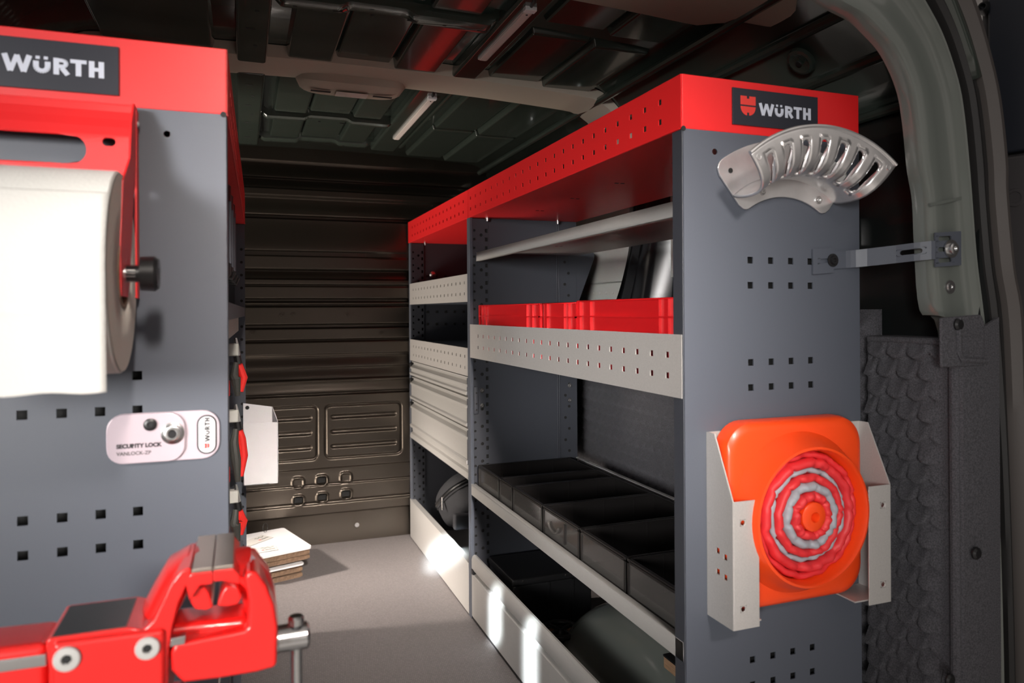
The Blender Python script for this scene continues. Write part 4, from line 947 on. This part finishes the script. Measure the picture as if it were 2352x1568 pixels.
# fixed body: anvil block, then arm rising to the fixed jaw
vpr('body', VRED, [(104, 1475), (112, 1466), (292, 1441), (330, 1446), (352, 1425), (374, 1380), (392, 1340), (415, 1312), (438, 1302), (440, 1330), (428, 1345), (410, 1385), (396, 1440), (388, 1490), (386, 1540), (386, 1640), (110, 1640), (112, 1540)], VF, .885, bev=.006, seg=4, ang=40)
vpr('body', VRED, [(118, 1478), (378, 1446), (378, 1640), (118, 1640)], VF-.006, VF+.01, bev=.005, seg=3)
vpr('anvil_top', mat('dark_ground_steel', (.10, .10, .095), .35, metal=.8), [(118, 1462), (290, 1438), (291, 1446), (119, 1470)], VF+.002, .880, bev=.0008)['label'] = 'flat dark steel anvil face'
# arched rear shoulders on both sides (rounded castings)
def arch_cast(name, L, y0, y1, r):
    bm = bmesh.new(); tube(bm, [p+Vector((0, (y0+y1)/2-VO.y-(VF-VO.y), 0)) if False else Vector((p.x, (y0+y1)/2-VO.y, p.z)) for p in vp(L, VF)], r, 16)
    for v in bm.verts: v.co.y = (y0+y1)/2-VO.y+(v.co.y-((y0+y1)/2-VO.y))*((y1-y0)/2)/(r if not isinstance(r, list) else max(r))
    bmesh.ops.recalc_face_normals(bm, faces=bm.faces); return link(name, bm, VRED, t, smooth='a')
arch_cast('fixed_arm', [(350, 1460), (378, 1405), (405, 1358), (432, 1340), (455, 1342)], .815, .915, [.018, .018, .018, .017, .015])
arch_cast('moving_arm', [(525, 1342), (556, 1340), (584, 1372), (598, 1415), (603, 1460), (602, 1540)], .812, .915, [.014, .017, .018, .018, .018, .020])
# jaws: steel plates above red blocks
zt_ = at(490, 1302, Y=VF).z-VO.z; xa, xm, xb = (at(p, 1302, Y=VF).x-VO.x for p in (440, 489, 536))
for (x0, x1) in ((xa, xm-.0004), (xm+.0004, xb)):
    B('jaw_plate', mat('ground_steel', (.42, .37, .32), .35, metal=.9, bump=.1, scale=40, stretch=(30, 1, 1)), t, (x0, x1, VF-VO.y+.001, .918-VO.y, zt_-.004, zt_), bev=.0006)
zj = at(490, 1345, Y=VF).z-VO.z
for (x0, x1, s) in ((xa-.006, xm-.0004, 0), (xm+.0004, xb+.006, 1)):
    pts = [(x0, zt_-.006), (x0+.006*(1-s), zt_-.004), (x1-.006*s, zt_-.004), (x1, zt_-.006), (x1, zj+(.006 if not s else -.004)), (x0, zj-(.004 if not s else -.006))]
    if s: pts = [(x0, zt_-.004), (x1-.006, zt_-.004), (x1, zt_-.012), (x1, zj-.002), (x0+.008, zj+.004), (x0, zj+.004)]
    else: pts = [(x1, zt_-.004), (x0+.006, zt_-.004), (x0, zt_-.012), (x0+.004, zj-.012), (x1-.012, zj+.002), (x1, zj+.002)]
    P('jaw_block', VRED, t, [(x, VF-VO.y, z) for x, z in pts], (0, .116, 0), bev=.0012)
# pipe jaws below
for L in ([(436, 1352), (470, 1346), (480, 1362), (490, 1396), (472, 1402), (448, 1400), (438, 1385)], [(510, 1360), (520, 1346), (548, 1352), (556, 1372), (546, 1388), (520, 1394), (498, 1392)]):
    vpr('pipe_jaw', VRED, L, VF+.010, .885, bev=.002)
# moving body, slide
vpr('moving_jaw', VRED, [(568, 1310), (590, 1315), (612, 1345), (630, 1390), (638, 1440), (636, 1532), (590, 1545), (500, 1560), (420, 1570), (392, 1540), (390, 1500), (400, 1480), (560, 1448), (568, 1440), (570, 1380), (560, 1330)], VF+.003, .89, bev=.006, seg=4, ang=40)
vpr('slide', VRED, [(380, 1440), (440, 1432), (570, 1420), (572, 1500), (380, 1520)], VF+.020, .872, bev=.008, seg=4)
vpr('slide', VRED, [(-120, 1505), (108, 1478), (108, 1640), (-120, 1640)], VF+.012, .875, bev=.008, seg=3)
vpr('slide_strip', STEEL, [(-120, 1532), (106, 1502), (107, 1530), (-120, 1562)], VF+.010, VF+.020, bev=.001); vpr('index_plate', STEEL, [(392, 1466), (427, 1460), (424, 1480), (390, 1486)], VF+.0, VF+.01, bev=.0008)
for (p, q, r_) in ((154, 1512, .0118), (339, 1487, .0112)):
    o = at(p, q, Y=VF-.006)-VO; Lt('bolt', ALU, t, o, (0, -1, 0), [(0, r_), (.002, r_), (.003, r_*.92), (.0032, r_*.42), (.0015, r_*.40), (.0015, 0)], 28)
    Lt('socket', DARK, t, o+Vector((0, -.0017, 0)), (0, -1, 0), [(0, r_*.38), (.0004, r_*.38)], 6)
# spindle and handle
sc_ = at(672, 1462, Y=.845)-VO
Lt('spindle', STEEL, t, sc_+Vector((-.019, 0, 0)), (1, 0, 0), [(-.10, .010), (-.004, .010), (-.003, .0155), (.003, .016), (.004, .0145), (.034, .0145), (.037, .012), (.037, 0)], 28)
hx_ = sc_.x+.004
T('handle', STEEL, t, [(hx_, sc_.y, sc_.z+.020), (hx_, sc_.y, sc_.z-.13)], .0062, 14)
Lt('handle_ball', STEEL, t, (hx_, sc_.y, sc_.z+.012), (0, 0, 1), [(0, .0088), (.009, .0088), (.011, .0070), (.0115, 0)], 20); Lt('rubber_ring', BLACK, t, (hx_, sc_.y, sc_.z+.006), (0, 0, 1), [(0, .009), (.004, .0105), (.008, .009)], 20)
from mathutils.bvhtree import BVHTree
arm_o = [o for o in t.children if o.name.startswith('moving_arm')][0]; bvh = BVHTree.FromObject(arm_o, bpy.context.evaluated_depsgraph_get())
def cast(A, U, V, N):
    def f(u, v):
        p = A+U*u+V*v; h = bvh.ray_cast(p+N*.05, -N)
        return (h[0] if h[0] else p)+N*.0007
    return f
Nn = Vector((.62, 0, .78)); Vv = Vector((-.78, 0, .62)); ctr = at(560, 1340, Y=VF)-VO
bm = bmesh.new(); A2 = Vector((ctr.x, -.022, ctr.z))+Vector((.004, 0, -.002)); wordmark(bm, cast(A2, Vector((0, 1, 0)), Vv, Nn), .0065); link('lettering', bm, LETW, t)['label'] = 'small white lettering on the moving jaw'
# swivel base and arm that carries the vise from the left unit
B('base', VRED, t, (-.10, .05, -.05, .06, -.10, -.03), bev=.008); B('mounting_plate', STEEL, t, (-.16, .08, -.06, .236, -.115, -.10), bev=.003)

# ================================================================ BOARDS ON THE FLOOR
c = Vector((.085, 2.985)); ang = math.radians(17)
names_b = ['white top board of the floor stack, with notes on it', 'brown corrugated board just under the white top board', 'brown corrugated board, third from the top of the floor stack', 'white edged board starting the lower part of the floor stack', 'brown corrugated board near the bottom of the floor stack', 'lowest brown board of the stack, resting on the floor']
zs = [.098, .080, .062, .044, .022, 0]
def rboard(name, mt, parent, hw, hl, r, z0, z1, **k):
    return P(name, mt, parent, [(x, y, z0) for x, y in rrect(hw, hl, r, 5)], (0, 0, z1-z0), **k)
for k, (lb, z) in enumerate(zip(names_b, zs)):
    off = Vector((-.0 if k < 3 else -.028, 0 if k < 3 else -.012)); hl_ = .152; h = (.008 if k in (0, 3) else .016)
    t = thing('board', lb, 'board', (c.x+off.x, c.y+off.y, z), ang, group='boards stacked on the floor')
    s = 0 if k in (0, 3) else .006
    rboard('sheet', WHITE if k in (0, 3) else CARD, t, .122-s, hl_-s, .014, (h-.002 if k not in (0, 3) else .002), h if k else .012, bev=.0006); rboard('sheet', CARD, t, .120-s, hl_-s-.002, .014, 0, .002)
    if k not in (0, 3):                               # corrugated core
        n = 26; bs = [(-.118+i*(.236/n), -.118+i*(.236/n)+.005, -hl_+.008, hl_-.008, .002, h-.002) for i in range(n)]; bs += [(-.112, .112, -hl_+.016, hl_-.016, .002, h-.002)]
        bs += [(-.116, .116, -hl_+.010+i*.018, -hl_+.016+i*.018, .002, h-.002) for i in range(16)]
        B('corrugation', CARD, t, *bs)
    if k == 0:
        bm = bmesh.new(); tube(bm, [(.04+.016*math.cos(q)*.6, .135, .012+.018+.018*math.sin(q)) for q in [2*PI*i/16 for i in range(17)]], .0012, 6); bmesh.ops.recalc_face_normals(bm, faces=bm.faces); link('wire_ring', bm, BLACK, t, smooth=True)
for (px, py, rz, lb) in ((590, 1240, .75, 'white note with red mark lying on the white board, nearer the bulkhead'), (600, 1262, .15, 'white note with red mark lying on the white board, nearer the rear door')):
    q = at(px, py, Z=.1112 if rz > .5 else .1125); t = thing('paper_note', lb, 'note', q, rz, group='notes on the white board')
    B('sheet', PAPER, t, (-.065, .055, -.032, .032, 0, .0006)); bm = bmesh.new(); wordmark(bm, lambda u, v: (.012+u*.9, -.016+v, .001), .008); link('lettering', bm, BLACK, t)
    bm = bmesh.new(); emblem(bm, lambda u, v: (.0+u, -.017+v, .001), .009, .010); link('mark', bm, EMB, t); T('pen_stroke', BLACK, t, [(.0+i*.006, .012+.006*math.sin(i*1.9), .0012) for i in range(9)], .0006, 4)
